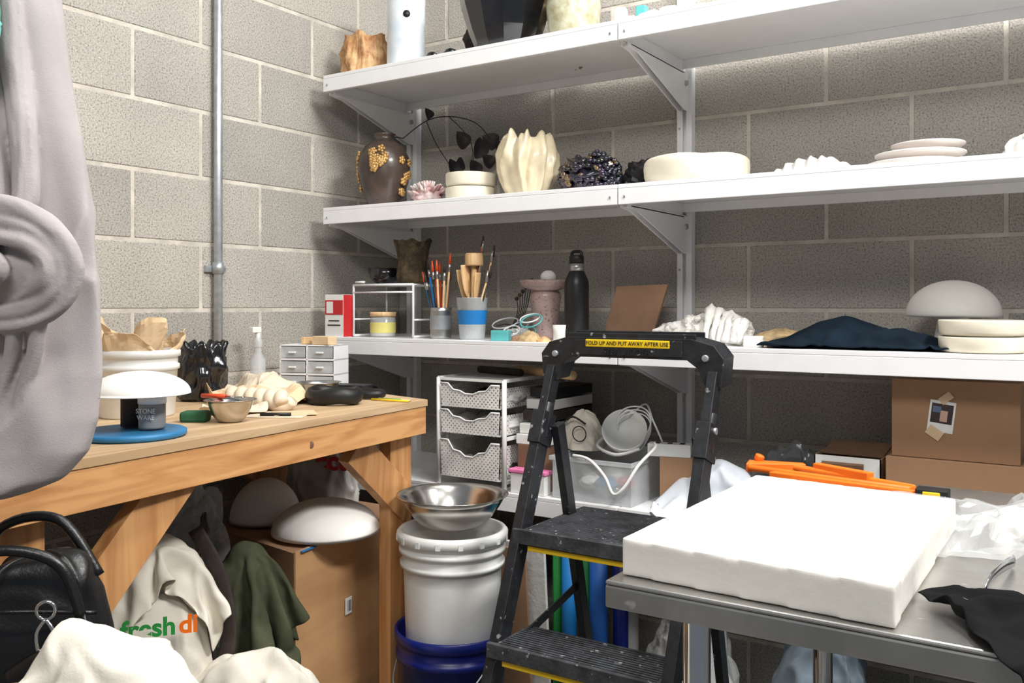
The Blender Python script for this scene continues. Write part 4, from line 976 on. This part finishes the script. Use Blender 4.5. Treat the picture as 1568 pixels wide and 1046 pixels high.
def TB(pts,r,wr=.14,sq=1): b.tube([P3(*p) for p in pts],r,HOOD,24,sub=8,wr=wr,sq=sq)
TB([(.03,-.025,1.92),(.035,-.035,1.75),(.05,-.042,1.58),(.07,-.05,1.45),(.075,-.055,1.36),(.05,-.06,1.33)],lambda t:.020-.004*t)
TB([(-.01,-.02,1.92),(.0,-.03,1.70),(.02,-.04,1.52),(.035,-.05,1.40),(.04,-.055,1.33)],lambda t:.017)
# wraps of the knot: gathered strands of cloth
for i,off in enumerate((0,.021,.042)):
    TB([(-.05,-.050,1.350-off),(.03,-.083-.004*i,1.352-off),(.09,-.095-.004*i,1.342-off*.95),(.135-off*.5,-.088-.004*i,1.312-off*.6),(.153-off*.75,-.078-.006*i,1.268),(.136-off*.6,-.074-.006*i,1.222+off*.6),(.09-off*.3,-.072,1.196+off*.85),(.03,-.062,1.192+off*.9),(-.04,-.045,1.20+off*.9)],lambda t,i=i:.0125+.0025*math.sin(t*7+i*2),wr=.12)
TB([(-.04,-.065,1.292),(.02,-.095,1.290),(.055,-.108,1.283),(.070,-.106,1.267),(.052,-.098,1.252),(.0,-.08,1.250)],.012,wr=.15)
TB([(-.03,-.06,1.272),(.02,-.092,1.268),(.04,-.098,1.266)],.012,wr=.15)
b.blob(P3(.050,-.045,1.270),(.16,.07,.13),HOOD,amp=.06)
for off in (0,.03):
    TB([(.10-off,-.068,1.205),(.085-off,-.052,1.15),(.06-off,-.042,1.09),(.04-off,-.034,1.02)],lambda t:.012-.005*t,wr=.1)
b.done(remesh=.0028,smooth_it=2)
b=B('teal_garment',loc=(1.115,-2.165,0)); b.heap((0,0,1.565),(.09,.05,.34),TEALF,amp=.012,k=4,seed=3,vert=True,p=6,rz=.58); b.done()

# ------------------------------------------------------------------ lights, world, camera
def area(name,loc,size,sy,power,col,target):
    l=bpy.data.lights.new(name,'AREA'); l.shape='RECTANGLE'; l.size=size; l.size_y=sy; l.energy=power; l.color=col
    o=bpy.data.objects.new(name,l); bpy.context.scene.collection.objects.link(o); o.location=loc
    d=Vector(target)-Vector(loc); o.rotation_euler=d.to_track_quat('-Z','Y').to_euler(); return o
area('frontal_fill_light',(3.3,-1.35,3.1),.9,.35,92,(1,.98,.95),(.6,-1.2,.9))
area('frontal_fill_light',(1.7,-1.05,3.4),1.3,.30,44,(1,.99,.97),(1.5,-1.1,0))
area('frontal_fill_light',(2.3,-3.3,2.9),1.3,.35,42,(1,.98,.95),(.5,-1.2,.7))  # unseen frontal fill lamp, added to brighten the domes and space under the bench
area('frontal_fill_light',(2.9,-.35,3.2),.5,.3,10,(.95,.97,1),(2.2,-.1,1.6))
w=bpy.data.worlds.new('world'); bpy.context.scene.world=w; w.use_nodes=True
w.node_tree.nodes['Background'].inputs[0].default_value=(.80,.89,1,1); w.node_tree.nodes['Background'].inputs[1].default_value=.22
cam=bpy.data.cameras.new('camera'); co=bpy.data.objects.new('camera',cam); bpy.context.scene.collection.objects.link(co)
co.location=(2.336,-2.749,1.22); co.rotation_euler=(pi/2,0,math.radians(33.31))
cam.sensor_width=36; cam.lens=1392/1568*36; cam.shift_y=-(523-466)/1568; cam.clip_start=.05
bpy.context.scene.camera=co
bpy.context.scene.view_settings.view_transform='Standard'
print(SIMLOG)
